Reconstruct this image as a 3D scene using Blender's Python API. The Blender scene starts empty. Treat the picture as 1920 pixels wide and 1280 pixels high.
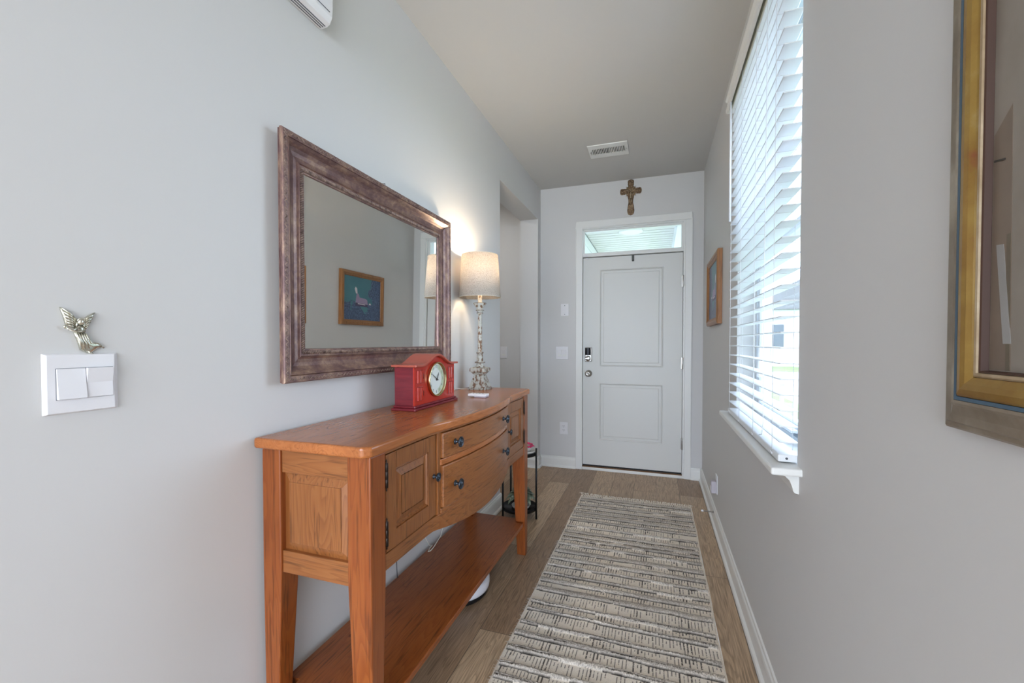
import bpy, bmesh, math, random
import numpy as np
from mathutils import Vector, Matrix
random.seed(4)
SC = bpy.context.scene
COL = SC.collection
R = math.radians
H = 1.23                       # camera height; z values measured from the eye are written H + value

# ------------------------------------------------------------------ camera
cam_d = bpy.data.cameras.new('camera'); cam = bpy.data.objects.new('camera', cam_d); COL.objects.link(cam)
cam.location = (0, 0, H)
cam.rotation_euler = (R(90 - 1.1), 0, math.atan2(272, 801))
cam_d.sensor_width = 36; cam_d.lens = 36 * 801 / 1920
cam_d.shift_y = (641 + 801 * math.tan(R(1.1)) - 640) / 1920
cam_d.clip_start = .02; cam_d.clip_end = 300
SC.camera = cam
SC.view_settings.view_transform = 'Standard'; SC.view_settings.look = 'None'
SC.view_settings.gamma = 1; SC.view_settings.use_curve_mapping = False
SC.view_settings.exposure = 0.90

# ------------------------------------------------------------------ daylight and added fill lights
W = bpy.data.worlds.new('sky'); SC.world = W; W.use_nodes = True
bg = W.node_tree.nodes['Background']
bg.inputs[0].default_value = (.66, .79, 1.0, 1); bg.inputs[1].default_value = 4.4
def sun(name, e, rot, col):
    l = bpy.data.lights.new(name, 'SUN'); l.energy = e; l.color = col; l.angle = R(2)
    o = bpy.data.objects.new(name, l); COL.objects.link(o); o.rotation_euler = rot; return o
sun('sun', 1.8, (R(38), 0, R(-68)), (1, .96, .88))      # from the garage side, high: never enters the hall
def area(name, loc, rot, sx, sy, e, col, portal=False):
    l = bpy.data.lights.new(name, 'AREA'); l.shape = 'RECTANGLE'; l.size = sx; l.size_y = sy; l.energy = e; l.color = col
    if portal: l.cycles.is_portal = True
    o = bpy.data.objects.new(name, l); COL.objects.link(o); o.location = loc; o.rotation_euler = rot; return o
# unseen fill lights added behind the camera to brighten the hall
area('rear_fill_light', (.7, -4.2, 1.35), (R(90), 0, R(8)), 4.4, 2.5, 118, (.81, .885, 1.0))  # broad cool fill, added as general light from the rear
area('great_room_fill_light', (-.5, -1.9, 2.68), (R(0), 0, 0), 1.6, 1.6, 20, (1.0, .98, .95))  # added overhead fill, no fixture is modelled here
area('side_hall_fill_light', (-2.1, 3.55, 2.68), (0, 0, 0), .4, .4, 4.5, (1.0, .96, .9))  # unseen fill added to lift the dark side hall
area('window_portal', (.56, 1.92, 1.66), (0, R(90), 0), 1.6, 1.0, 1, (1, 1, 1), True)

# ------------------------------------------------------------------ materials
def mat(name, col=(.8,.8,.8), rough=.5, metal=0, spec=None, **k):
    m = bpy.data.materials.new(name); m.use_nodes = True
    b = m.node_tree.nodes['Principled BSDF']
    b.inputs['Base Color'].default_value = (*col, 1); b.inputs['Roughness'].default_value = rough
    b.inputs['Metallic'].default_value = metal
    if spec is not None: b.inputs['Specular IOR Level'].default_value = spec
    for a, v in k.items():
        b.inputs[a.replace('_', ' ')].default_value = v
    return m
def N(m, t, **k):
    n = m.node_tree.nodes.new(t)
    for a, v in k.items(): setattr(n, a, v)
    return n
def L(m, a, b): m.node_tree.links.new(a, b)
def B(m): return m.node_tree.nodes['Principled BSDF']
def coords(m, scale=(1,1,1), loc=(0,0,0), rot=(0,0,0), src='Object'):
    t = N(m, 'ShaderNodeTexCoord'); mp = N(m, 'ShaderNodeMapping')
    L(m, t.outputs[src], mp.inputs[0]); mp.inputs['Scale'].default_value = scale
    mp.inputs['Location'].default_value = loc; mp.inputs['Rotation'].default_value = rot
    return mp.outputs[0]
def ramp(m, fac, stops):
    r = N(m, 'ShaderNodeValToRGB'); e = r.color_ramp.elements
    while len(e) < len(stops): e.new(.5)
    for i, (p, c) in enumerate(stops): e[i].position = p; e[i].color = (*c, 1)
    L(m, fac, r.inputs[0]); return r.outputs[0]
def noise(m, vec, scale=5, detail=4, rough=.5, dist=0):
    n = N(m, 'ShaderNodeTexNoise'); L(m, vec, n.inputs['Vector'])
    n.inputs['Scale'].default_value = scale; n.inputs['Detail'].default_value = detail
    n.inputs['Roughness'].default_value = rough; n.inputs['Distortion'].default_value = dist
    return n.outputs['Fac']
def bump(m, h, strength=.3, dist=.002):
    b = N(m, 'ShaderNodeBump'); b.inputs['Strength'].default_value = strength; b.inputs['Distance'].default_value = dist
    L(m, h, b.inputs['Height']); L(m, b.outputs[0], B(m).inputs['Normal'])
def mix(m, fac, a, b, mode='MIX'):
    x = N(m, 'ShaderNodeMix', data_type='RGBA', blend_type=mode)
    for i, v in ((0, fac), (6, a), (7, b)):
        if isinstance(v, (int, float)): x.inputs[i].default_value = v
        elif isinstance(v, tuple): x.inputs[i].default_value = (*v, 1)
        else: L(m, v, x.inputs[i])
    return x.outputs[2]

def paint(name, col, rough=.55, tex=.12):
    m = mat(name, col, rough, spec=.3)
    v = coords(m); bump(m, noise(m, v, 260, 3), tex, .0006); return m
M = {}
M['wall'] = paint('warm_grey_wall_paint', (.65, .64, .628), .55)
M['ceil'] = paint('ceiling_paint', (.61, .605, .59), .8)
M['trim'] = mat('white_trim_paint', (.80, .80, .775), .35)
M['door'] = mat('white_door_paint', (.70, .70, .67), .4)
M['plastic'] = mat('white_plastic', (.80, .79, .81), .28)
M['vinyl'] = mat('white_vinyl', (.78, .84, .90), .35)
M['slat'] = mat('white_blind_slat', (.80, .82, .84), .35)
M['dark'] = mat('dark_gap', (.012, .012, .012), .7)
M['black'] = mat('black_metal', (.016, .016, .018), .35, .6)
M['nickel'] = mat('satin_nickel', (.42, .40, .37), .3, 1)
M['pewter'] = mat('aged_pewter_knob', (.055, .065, .08), .32, .85)
M['hinge'] = mat('dark_bronze_hinge', (.03, .022, .018), .4, .8)
M['cord'] = mat('cream_cord', (.68, .64, .56), .5)
M['bulb'] = mat('frosted_bulb', (.9, .85, .75), .4, Emission_Color=(1, .78, .5, 1), Emission_Strength=14)
M['mirror'] = mat('mirror_glass', (.95, .96, .94), .0, 1)

def glass(name, tint=(.97, .98, .975), gl=.08):
    m = bpy.data.materials.new(name); m.use_nodes = True; nt = m.node_tree; nt.nodes.clear()
    o = nt.nodes.new('ShaderNodeOutputMaterial'); t = nt.nodes.new('ShaderNodeBsdfTransparent'); g = nt.nodes.new('ShaderNodeBsdfGlossy')
    x = nt.nodes.new('ShaderNodeMixShader'); f = nt.nodes.new('ShaderNodeFresnel'); f.inputs[0].default_value = 1.45
    t.inputs[0].default_value = (*tint, 1); g.inputs['Roughness'].default_value = .02
    gm = nt.nodes.new('ShaderNodeNewGeometry'); iv = nt.nodes.new('ShaderNodeMath'); iv.operation = 'MULTIPLY_ADD'; nt.links.new(gm.outputs['Backfacing'], iv.inputs[0]); iv.inputs[1].default_value = -1; iv.inputs[2].default_value = 1
    mu = nt.nodes.new('ShaderNodeMath'); mu.operation = 'MULTIPLY'; nt.links.new(f.outputs[0], mu.inputs[0]); nt.links.new(iv.outputs[0], mu.inputs[1]); nt.links.new(mu.outputs[0], x.inputs[0]); nt.links.new(t.outputs[0], x.inputs[1]); nt.links.new(g.outputs[0], x.inputs[2])
    nt.links.new(x.outputs[0], o.inputs[0]); return m
M['glass'] = glass('clear_window_glass')

def wood(name, axis, pale, mid, dark, rough=.32, scale=1., knots=True, pores=.5):
    """grain running along axis 0/1/2 of the object"""
    m = mat(name, mid, rough)
    s = [9., 9., 9.]; s[axis] = .9
    v = coords(m, tuple(q * scale for q in s), (random.random(), random.random(), random.random()))
    n = noise(m, v, 1.0, 3, .5, .6)
    wv = N(m, 'ShaderNodeMath', operation='MULTIPLY'); L(m, n, wv.inputs[0]); wv.inputs[1].default_value = 22
    sn = N(m, 'ShaderNodeMath', operation='FRACT'); L(m, wv.outputs[0], sn.inputs[0])
    c = ramp(m, sn.outputs[0], [(0, tuple(.3*a+.7*b for a, b in zip(pale, mid))), (.5, mid), (.88, tuple(.72*a+.28*b for a, b in zip(mid, dark))), (1., tuple(.3*a+.7*b for a, b in zip(pale, mid)))])
    s2 = [140., 140., 140.]; s2[axis] = 5.
    v2 = coords(m, tuple(s2)); n2 = noise(m, v2, 1.0, 2, .6)
    p = ramp(m, n2, [(0, (1, 1, 1)), (.56, (1, 1, 1)), (.66, (1 - pores,) * 3)])
    c = mix(m, .8, c, p, 'MULTIPLY')
    v3 = coords(m, (1, 1, 1)); big = noise(m, v3, 3.2, 2)
    c = mix(m, .55, c, ramp(m, big, [(.3, (.70, .62, .56)), (.7, (1.12, 1.06, 1.0))]), 'MULTIPLY')
    if knots:
        vv = N(m, 'ShaderNodeTexVoronoi'); s3 = [5., 5., 5.]; s3[axis] = 2.6
        L(m, coords(m, tuple(s3), (.3, .7, .2)), vv.inputs['Vector']); vv.inputs['Scale'].default_value = 1.3
        k = ramp(m, vv.outputs['Distance'], [(0, (.16, .07, .03)), (.035, (.3, .15, .08)), (.06, (1, 1, 1))])
        c = mix(m, .9, c, k, 'MULTIPLY')
    L(m, c, B(m).inputs['Base Color'])
    bump(m, n2, .12, .0006)
    return m
HON = ((.345, .150, .050), (.285, .103, .029), (.12, .033, .008))
RED = ((.42, .10, .022), (.34, .068, .014), (.20, .03, .008))
TOPC = ((.47, .180, .062), (.40, .135, .040), (.22, .060, .016))
M['woodY'] = wood('honey_oak_lengthwise', 1, *HON)
M['woodX'] = wood('honey_oak_crosswise', 0, *HON)
M['woodZ'] = wood('honey_oak_upright', 2, *HON)
M['legwood'] = wood('red_honey_pine', 2, (.33, .105, .025), (.27, .070, .013), (.13, .022, .004))
M['topwood'] = wood('glossy_orange_pine_top', 1, *TOPC, rough=.22, pores=.25)
M['shelfwood'] = wood('orange_oak_shelf', 1, (.37, .125, .032), (.30, .083, .018), (.14, .028, .006), rough=.3, pores=.6)
M['oak'] = wood('golden_oak_frame', 2, (.42, .20, .07), (.34, .15, .045), (.20, .075, .02), rough=.4, scale=2.5, knots=False)

def floor_mat():
    m = mat('grey_brown_vinyl_plank', rough=.42)
    v = coords(m, (1, 1, 1), rot=(0, 0, R(90)))
    br = N(m, 'ShaderNodeTexBrick'); L(m, v, br.inputs['Vector'])
    br.offset = .37; br.offset_frequency = 2
    for a, q in (('Scale', 1), ('Mortar Size', .0012), ('Mortar Smooth', .2), ('Bias', 0), ('Brick Width', 1.22), ('Row Height', .178)): br.inputs[a].default_value = q
    br.inputs['Color1'].default_value = (0, 0, 0, 1); br.inputs['Color2'].default_value = (1, 1, 1, 1); br.inputs['Mortar'].default_value = (.2, .2, .2, 1)
    tone = ramp(m, br.outputs['Color'], [(0, (.26, .165, .100)), (.35, (.36, .24, .150)), (.7, (.44, .305, .196)), (1, (.51, .37, .245))])
    # each plank gets its own slice of grain
    sc = N(m, 'ShaderNodeVectorMath', operation='MULTIPLY'); L(m, br.outputs['Color'], sc.inputs[0]); sc.inputs[1].default_value = (13, 7, 11)
    g0 = coords(m, (12, 1.15, 1)); ad = N(m, 'ShaderNodeVectorMath', operation='ADD'); L(m, g0, ad.inputs[0]); L(m, sc.outputs[0], ad.inputs[1])
    n = noise(m, ad.outputs[0], 1.0, 3, .55, .7)
    mu = N(m, 'ShaderNodeMath', operation='MULTIPLY'); L(m, n, mu.inputs[0]); mu.inputs[1].default_value = 14
    fr = N(m, 'ShaderNodeMath', operation='FRACT'); L(m, mu.outputs[0], fr.inputs[0])
    g = ramp(m, fr.outputs[0], [(0, (1.12, 1.1, 1.08)), (.5, (1, 1, 1)), (.9, (.66, .64, .62)), (1, (1.1, 1.08, 1.06))])
    c = mix(m, .75, tone, g, 'MULTIPLY')
    f2 = noise(m, coords(m, (190, 6, 1)), 1, 2, .6)
    c = mix(m, .7, c, ramp(m, f2, [(.35, (.6, .58, .56)), (.6, (1.15, 1.15, 1.15))]), 'MULTIPLY')
    f3 = noise(m, coords(m, (1, 1, 1)), 1.7, 2)
    c = mix(m, .4, c, ramp(m, f3, [(.3, (.8, .82, .86)), (.7, (1.12, 1.1, 1.05))]), 'MULTIPLY')
    c = mix(m, br.outputs['Fac'], c, (.06, .045, .035))
    L(m, c, B(m).inputs['Base Color']); bump(m, f2, .15, .0005); return m
M['floor'] = floor_mat()

def mottled(name, stops, scale=8, rough=.45, metal=0, vec=(1,1,1), detail=5, bmp=0, r=.6):
    m = mat(name, rough=rough, metal=metal)
    n = noise(m, coords(m, vec), scale, detail, r)
    L(m, ramp(m, n, stops), B(m).inputs['Base Color'])
    if bmp: bump(m, n, bmp, .002)
    return m
M['mframe'] = mottled('brushed_plum_bronze_frame', [(.28, (.075, .036, .034)), (.45, (.16, .088, .082)), (.57, (.27, .165, .125)), (.72, (.48, .34, .235))], 11, .34, .3, (4, 1.2, 1.2), 8, r=.75)
M['mrope'] = mottled('plum_bronze_beading', [(.3, (.08, .045, .042)), (.7, (.42, .30, .24))], 60, .38, .35)
M['mback'] = mat('dark_frame_back', (.028, .016, .016), .6)
M['gold'] = mottled('worn_gold_leaf', [(.30, (.26, .07, .03)), (.42, (.28, .15, .03)), (.58, (.36, .22, .05)), (.75, (.50, .38, .18))], 11, .36, .45, (1, 1, 1), 6)
M['tanlip'] = mottled('tan_inner_lip', [(.3, (.28, .19, .10)), (.7, (.46, .36, .24))], 20, .5, .2)
M['silver'] = mottled('antique_champagne_frame', [(.3, (.17, .13, .09)), (.5, (.30, .25, .19)), (.72, (.48, .43, .35))], 8, .4, .35)
M['blueline'] = mat('slate_blue_line', (.06, .11, .16), .5)
M['brownlip'] = mat('dark_brown_lip', (.05, .018, .008), .5)
M['distress'] = mottled('distressed_cream_paint', [(0, (.10, .045, .02)), (.44, (.17, .09, .05)), (.49, (.44, .43, .38)), (1, (.56, .58, .53))], 75, .55, 0, (1, 1, .55), 4, .25)
M['darkrim'] = mottled('worn_dark_rim', [(.4, (.07, .04, .025)), (.6, (.2, .15, .11))], 60, .5)
M['bronzefig'] = mottled('aged_bronze_cross', [(.35, (.06, .035, .018)), (.52, (.20, .125, .07)), (.7, (.36, .26, .16))], 90, .38, .65, bmp=.4)
M['pewterfig'] = mottled('antique_silver_figure', [(.35, (.45, .44, .36)), (.6, (.72, .71, .62))], 90, .25, .9, bmp=.25)
M['clockred'] = mottled('glossy_red_lacquer', [(.3, (.36, .022, .014)), (.7, (.47, .034, .02))], 6, .2)
M['clockside'] = mottled('dark_cherry_wood', [(.3, (.13, .010, .018)), (.7, (.20, .018, .026))], 14, .32, 0, (1, 1, 8))
M['clocktop'] = mottled('worn_red_roof', [(.3, (.36, .07, .045)), (.7, (.44, .10, .065))], 9, .3)
M['brass'] = mat('polished_brass', (.66, .56, .30), .18, 1)
M['paper'] = mat('clock_face_white', (.78, .80, .76), .5)
M['sage'] = mat('pale_sage_print', (.52, .58, .42), .5)
M['greyink'] = mat('grey_ink', (.10, .11, .13), .5)
M['potgrey'] = mat('grey_clay_pot', (.17, .16, .14), .7)
M['potwhite'] = mat('white_ceramic', (.7, .69, .66), .3)
M['leaf'] = mottled('grey_green_leaf', [(.35, (.06, .095, .06)), (.52, (.16, .20, .14)), (.7, (.36, .42, .34))], 45, .45)
M['pink'] = mat('pink_petal', (.62, .03, .14), .5)
M['soil'] = mat('potting_soil', (.03, .02, .013), .9)
M['robot'] = mat('white_gloss_plastic', (.74, .73, .78), .25)

def shade_mat():
    m = bpy.data.materials.new('oatmeal_linen_shade'); m.use_nodes = True; nt = m.node_tree
    b = B(m); out = nt.nodes['Material Output']
    n = noise(m, coords(m, (1, 1, 2.2)), 230, 3, .7); n2 = noise(m, coords(m, (1, 1, 5)), 90, 2)
    c = ramp(m, n, [(.36, (.36, .29, .22)), (.47, (.62, .56, .49)), (.7, (.72, .67, .60))])
    c = mix(m, .3, c, ramp(m, n2, [(.3, (.8, .8, .8)), (.7, (1.1, 1.1, 1.1))]), 'MULTIPLY')
    L(m, c, b.inputs['Base Color']); b.inputs['Roughness'].default_value = .9; b.inputs['Specular IOR Level'].default_value = .1
    t = N(m, 'ShaderNodeBsdfTranslucent'); L(m, c, t.inputs[0]); x = N(m, 'ShaderNodeMixShader'); x.inputs[0].default_value = .30
    L(m, b.outputs[0], x.inputs[1]); L(m, t.outputs[0], x.inputs[2]); L(m, x.outputs[0], out.inputs[0]); return m
M['shade'] = shade_mat()

# ------------------------------------------------------------------ object helpers
def props(o, label=None, cat=None, group=None, kind=None):
    if label: o['label'] = label
    if cat: o['category'] = cat
    if group: o['group'] = group
    if kind: o['kind'] = kind
    return o
def thing(name, loc, label, cat, group=None, rz=0):
    o = bpy.data.objects.new(name, None); COL.objects.link(o); o.location = loc; o.rotation_euler = (0, 0, rz)
    o.empty_display_size = .05
    return props(o, label, cat, group)
def wloc(o):
    v = Vector((0, 0, 0))
    while o: v += Vector(o.location); o = o.parent
    return v
class MB:
    """collects shapes in world coordinates, then links them as one mesh object"""
    def __init__(s): s.v = []; s.f = []; s.sm = []; s.mi = []
    def add(s, v, f, smooth=False, mi=0):
        k = len(s.v); s.v += [tuple(p) for p in v]; s.f += [[i + k for i in q] for q in f]
        s.sm += [smooth] * len(f); s.mi += [mi] * len(f); return s
    def box(s, x0, x1, y0, y1, z0, z1, mi=0):
        v = [(x, y, z) for x in (x0, x1) for y in (y0, y1) for z in (z0, z1)]
        return s.add(v, [(0,1,3,2),(4,6,7,5),(0,4,5,1),(2,3,7,6),(0,2,6,4),(1,5,7,3)], mi=mi)
    def hexa(s, bot, top, mi=0):          # two quads, same winding
        return s.add(list(bot) + list(top), [(3,2,1,0),(4,5,6,7),(0,1,5,4),(1,2,6,5),(2,3,7,6),(3,0,4,7)], mi=mi)
    def prism(s, pts, a, b, axis=2, smooth=False, mi=0):
        def P3(p, h):
            return (h, p[0], p[1]) if axis == 0 else ((p[0], h, p[1]) if axis == 1 else (p[0], p[1], h))
        n = len(pts); v = [P3(p, a) for p in pts] + [P3(p, b) for p in pts]
        k = len(s.f)
        s.add(v, [tuple(range(n))[::-1], tuple(range(n, 2*n))], mi=mi)
        return s.add(v, [(i, (i+1) % n, n + (i+1) % n, n + i) for i in range(n)], smooth, mi)
    def lathe(s, prof, c, axis='z', seg=24, mi=0, sgn=1, sx=1, sy=1, smooth=True, caps=True):
        v = []; n = len(prof)
        for r, h in prof:
            for k in range(seg):
                a = 2*math.pi*k/seg; p, q = r*math.cos(a)*sx, r*math.sin(a)*sy
                v.append((c[0]+p, c[1]+q, c[2]+h) if axis == 'z' else ((c[0]+sgn*h, c[1]+p, c[2]+q) if axis == 'x' else (c[0]+p, c[1]+sgn*h, c[2]+q)))
        f = [(i*seg+k, i*seg+(k+1) % seg, (i+1)*seg+(k+1) % seg, (i+1)*seg+k) for i in range(n-1) for k in range(seg)]
        s.add(v, f, smooth, mi)
        if not caps or len(prof) == 2 and min(prof[0][0], prof[1][0]) < 1e-6: return s
        if prof[0][0] > 1e-5: s.add(v[:seg], [tuple(range(seg))[::-1]], mi=mi)
        if prof[-1][0] > 1e-5: s.add(v[-seg:], [tuple(range(seg))], mi=mi)
        return s
    def tube(s, pts, r, seg=8, mi=0):
        pts = [Vector(p) for p in pts]; v = []; n = len(pts); up = None
        for i, p in enumerate(pts):
            d = (pts[min(i+1, n-1)] - pts[max(i-1, 0)]).normalized()
            if up is None: up = Vector((0, 0, 1)) if abs(d.z) < .9 else Vector((1, 0, 0))
            u = d.cross(up).normalized(); w = u.cross(d).normalized(); up = w
            rr = r[i] if isinstance(r, (list, tuple)) else r
            for k in range(seg):
                a = 2*math.pi*k/seg; v.append(p + u*rr*math.cos(a) + w*rr*math.sin(a))
        f = [(i*seg+k, i*seg+(k+1) % seg, (i+1)*seg+(k+1) % seg, (i+1)*seg+k) for i in range(n-1) for k in range(seg)]
        s.add(v, f, True, mi); s.add(v[:seg], [tuple(range(seg))[::-1]], mi=mi); s.add(v[-seg:], [tuple(range(seg))], mi=mi); return s
    def ell(s, c, r, rot=None, seg=8, rings=5, mi=0):
        v = []; 
        for i in range(rings+1):
            t = math.pi*i/rings
            for k in range(seg):
                a = 2*math.pi*k/seg; p = Vector((r[0]*math.sin(t)*math.cos(a), r[1]*math.sin(t)*math.sin(a), r[2]*math.cos(t)))
                if rot is not None: p = rot @ p
                v.append(Vector(c)+p)
        f = [(i*seg+k, (i+1)*seg+k, (i+1)*seg+(k+1) % seg, i*seg+(k+1) % seg) for i in range(rings) for k in range(seg)]
        return s.add(v, f, True, mi)
    def build(s, name, m, parent=None, bevel=0, segs=2, label=None, kind=None, auto=False):
        off = wloc(parent) if parent else Vector((0, 0, 0))
        me = bpy.data.meshes.new(name)
        me.from_pydata([(p[0]-off.x, p[1]-off.y, p[2]-off.z) for p in s.v], [], s.f)
        me.polygons.foreach_set('use_smooth', s.sm); me.polygons.foreach_set('material_index', s.mi)
        for q in (m if isinstance(m, (list, tuple)) else [m]): me.materials.append(M[q] if isinstance(q, str) else q)
        bm = bmesh.new(); bm.from_mesh(me); bmesh.ops.remove_doubles(bm, verts=bm.verts, dist=1e-6)
        bmesh.ops.recalc_face_normals(bm, faces=bm.faces); bm.to_mesh(me); bm.free(); me.update()
        o = bpy.data.objects.new(name, me); COL.objects.link(o)
        if parent: o.parent = parent
        if bevel:
            b = o.modifiers.new('bevel', 'BEVEL'); b.width = bevel; b.segments = segs; b.limit_method = 'ANGLE'; b.angle_limit = R(35)
        props(o, label, kind=kind)
        return o
def box(name, m, parent, x0, x1, y0, y1, z0, z1, bevel=0, **k):
    return MB().box(x0, x1, y0, y1, z0, z1).build(name, m, parent, bevel, **k)
def moved(o, name=None, dz=(0,0,0), parent=None):
    c = o.copy(); COL.objects.link(c); c.location = Vector(o.location) + Vector(dz)
    if parent: c.parent = parent
    return c
def frame_mb(prof, y0, y1, z0, z1, x, d, axis='x'):
    """mitred rectangular moulding. prof = (inset, protrusion) closed loop; axis x: lies in the YZ plane at x, growing along d"""
    mb = MB(); n = len(prof); v = []
    for w, p in prof:
        for (a, b) in ((y0+w, z0+w), (y1-w, z0+w), (y1-w, z1-w), (y0+w, z1-w)):
            v.append((x+d*p, a, b) if axis == 'x' else (a, x+d*p, b))
    for i in range(n):
        j = (i+1) % n
        for k in range(4):
            l = (k+1) % 4; mb.add([v[4*i+k], v[4*i+l], v[4*j+l], v[4*j+k]], [(0,1,2,3)])
    return mb
def structure(o): o['kind'] = 'structure'; return o

# ------------------------------------------------------------------ room shell
LX, RX, EY = -1.10, .384, 4.12
CZ = H + 1.503
WY0, WY1, WZ0, WZ1 = 1.42, 2.42, H - .36, H + 1.22      # window opening
def wall(name, mb): return structure(mb.build(name, 'wall'))
mb = MB().box(-3.3, .56, -6.2, 4.40, -.12, 0).box(.56, 3.2, -6.2, -.02, -.12, 0)
structure(mb.build('floor', 'floor'))
structure(MB().box(-3.3, .56, -6.2, 4.5, CZ, CZ+.2).box(.56, 3.2, -6.2, -.02, CZ, CZ+.2).build('ceiling', 'ceil'))
# left wall with the cased opening near the door
wall('wall_left', MB().box(LX-.18, LX, .02, 2.962, 0, CZ).box(LX-.18, LX, 2.962, 4.02, H+1.19, CZ).box(LX-.18, LX, 4.02, EY+.14, 0, CZ))
# end wall around the door frame
DX0, DX1, DZ1 = -.70, .235, H + 1.09
wall('wall_end', MB().box(LX, DX0, EY, EY+.15, 0, CZ).box(DX1, .54, EY, EY+.15, 0, CZ).box(DX0, DX1, EY, EY+.15, DZ1, CZ))
wall('wall_right', MB().box(RX, RX+.156, -.02, WY0, 0, CZ).box(RX, RX+.156, WY1, EY+.15, 0, CZ)
     .box(RX, RX+.156, WY0, WY1, 0, WZ0).box(RX, RX+.156, WY0, WY1, WZ1, CZ))
# side hall behind the opening, and the great room behind the photographer
wall('wall_hall', MB().box(-3.2, LX-.18, 4.20, 4.32, 0, CZ).box(-3.3, -3.2, 2.80, 4.32, 0, CZ).box(-3.2, LX-.18, 2.74, 2.86, 0, CZ))
wall('wall_great_room', MB().box(-3.3, LX-.18, -.10, .02, 0, CZ).box(-3.3, -3.2, -6.2, -.10, 0, CZ).box(3.1, 3.2, -6.2, -.02, 0, CZ).box(RX+.156, 3.2, -.02, .1, 0, CZ)
     .box(-3.2, 3.1, -6.2, -6.08, 0, .1).box(-3.2, 3.1, -6.2, -6.08, 2.6, CZ))

# baseboards: profile (distance from wall, height), with a quarter-round shoe
BB = [(0, 0), (.027, 0), (.027, .007), (.024, .014), (.016, .019), (.0145, .02), (.0145, .078), (.0125, .088), (.0085, .094), (.007, .104), (0, .106)]
def baseboard(name, pts_fn, a, b):
    mb = MB(); n = len(BB)
    v = [pts_fn(w, a, z) for w, z in BB] + [pts_fn(w, b, z) for w, z in BB]
    mb.add(v, [(i, (i+1) % n, n+(i+1) % n, n+i) for i in range(n)] + [tuple(range(n)), tuple(range(n, 2*n))])
    return structure(mb.build(name, 'trim'))
baseboard('baseboard_left', lambda w, t, z: (LX+w, t, z), .03, 2.975)
baseboard('baseboard_right', lambda w, t, z: (RX-w, t, z), 0, EY)
baseboard('baseboard_end', lambda w, t, z: (t, EY-w, z), LX+.002, -.742)
baseboard('baseboard_door_side', lambda w, t, z: (t, EY-w, z), .29, RX-.015)
baseboard('baseboard_pier', lambda w, t, z: (LX+w, t, z), 4.005, EY-.014)
baseboard('baseboard_jamb', lambda w, t, z: (t, 4.02-w, z), LX-.195, LX+.012)
baseboard('baseboard_hall', lambda w, t, z: (t, 4.20-w, z), -3.2, LX-.18)

# ------------------------------------------------------------------ entrance door
T = MB()
T.box(-.744, -.680, EY-.019, EY, 0, H+1.088).box(.232, .291, EY-.019, EY, 0, H+1.088).box(-.744, .291, EY-.019, EY, H+1.088, H+1.152)
cas = structure(T.build('trim_1', 'trim', bevel=.005))
D = structure(thing('door_1', (-.235, EY+.02, 0), None, None))
YS_ = EY+.022
# jambs, head, stops, transom bar
jb = MB().box(-.700, -.684, EY-.006, EY+.15, 0, DZ1).box(.219, .235, EY-.006, EY+.15, 0, DZ1).box(-.684, .219, EY-.006, EY+.15, H+1.076, DZ1)
jb.box(-.684, .219, EY-.004, EY+.13, H+.812, H+.836)
jb.box(-.684, -.672, YS_+.043, YS_+.06, .026, H+.812).box(.207, .219, YS_+.043, YS_+.06, .026, H+.812).box(-.672, .207, YS_+.043, YS_+.06, H+.800, H+.812)
jb.build('door_jamb', 'trim', D, .002)
# stepped transom sash and glass
frame_mb([(0, 0), (0, .03), (.010, .03), (.010, .022), (.018, .022), (.018, 0)], -.684, .219, H+.836, H+1.076, EY+.05, -1, 'y').build('transom_frame', 'trim', D, label='white stepped sash of the transom window')
box('transom_glass', 'glass', D, -.668, .203, EY+.040, EY+.045, H+.852, H+1.06)
# slab with two raised and fielded panels
YS = EY+.022; sx0, sx1, sz0, sz1 = -.681, .215, .045, H+.806
pan = [(-.520, .055, H-.232, H+.688), (-.523, .046, H-.938, H-.394)]
S = MB()
xs = [sx0, pan[0][0], pan[0][1], sx1]
S.box(sx0, sx1, YS+.012, YS+.042, sz0, sz1)
S.box(sx0, -.522, YS, YS+.012, sz0, sz1).box(.052, sx1, YS, YS+.012, sz0, sz1)
S.box(-.522, .052, YS, YS+.012, sz0, pan[1][2]).box(-.522, .052, YS, YS+.012, pan[1][3], pan[0][2]).box(-.522, .052, YS, YS+.012, pan[0][3], sz1)
S.build('door_slab', 'door', D)
for (a, b, c, d) in pan:
    a, b = -.522, .052
    q = frame_mb([(0, 0), (0, .0125), (.004, .0155), (.010, .0125), (.014, .004), (.034, .004), (.046, .011), (.046, 0)], a, b, c, d, YS+.012, -1, 'y')
    q.box(a+.04, b-.04, YS+.001, YS+.012, c+.04, d-.04)
    q.build('door_panel', 'door', D)
box('door_sweep', 'dark', D, sx0, sx1, YS+.006, YS+.035, .030, .045)
box('threshold', 'trim', D, -.700, .235, EY-.012, EY+.10, 0, .026, .004)
box('threshold_strip', mat('brown_threshold_strip', (.16, .07, .02), .5), D, -.684, .219, EY-.002, EY+.02, .026, .032)
for z in (H+.545, H-.19, H-.917):
    hb = MB().lathe([(.006, -.052), (.0065, -.05), (.0065, .05), (.006, .052)], (.2175, EY-.006, z), seg=10)
    hb.box(.205, .2175, EY+.004, EY+.010, z-.05, z+.05)
    hb.build('door_hinge', 'nickel', D)
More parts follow.
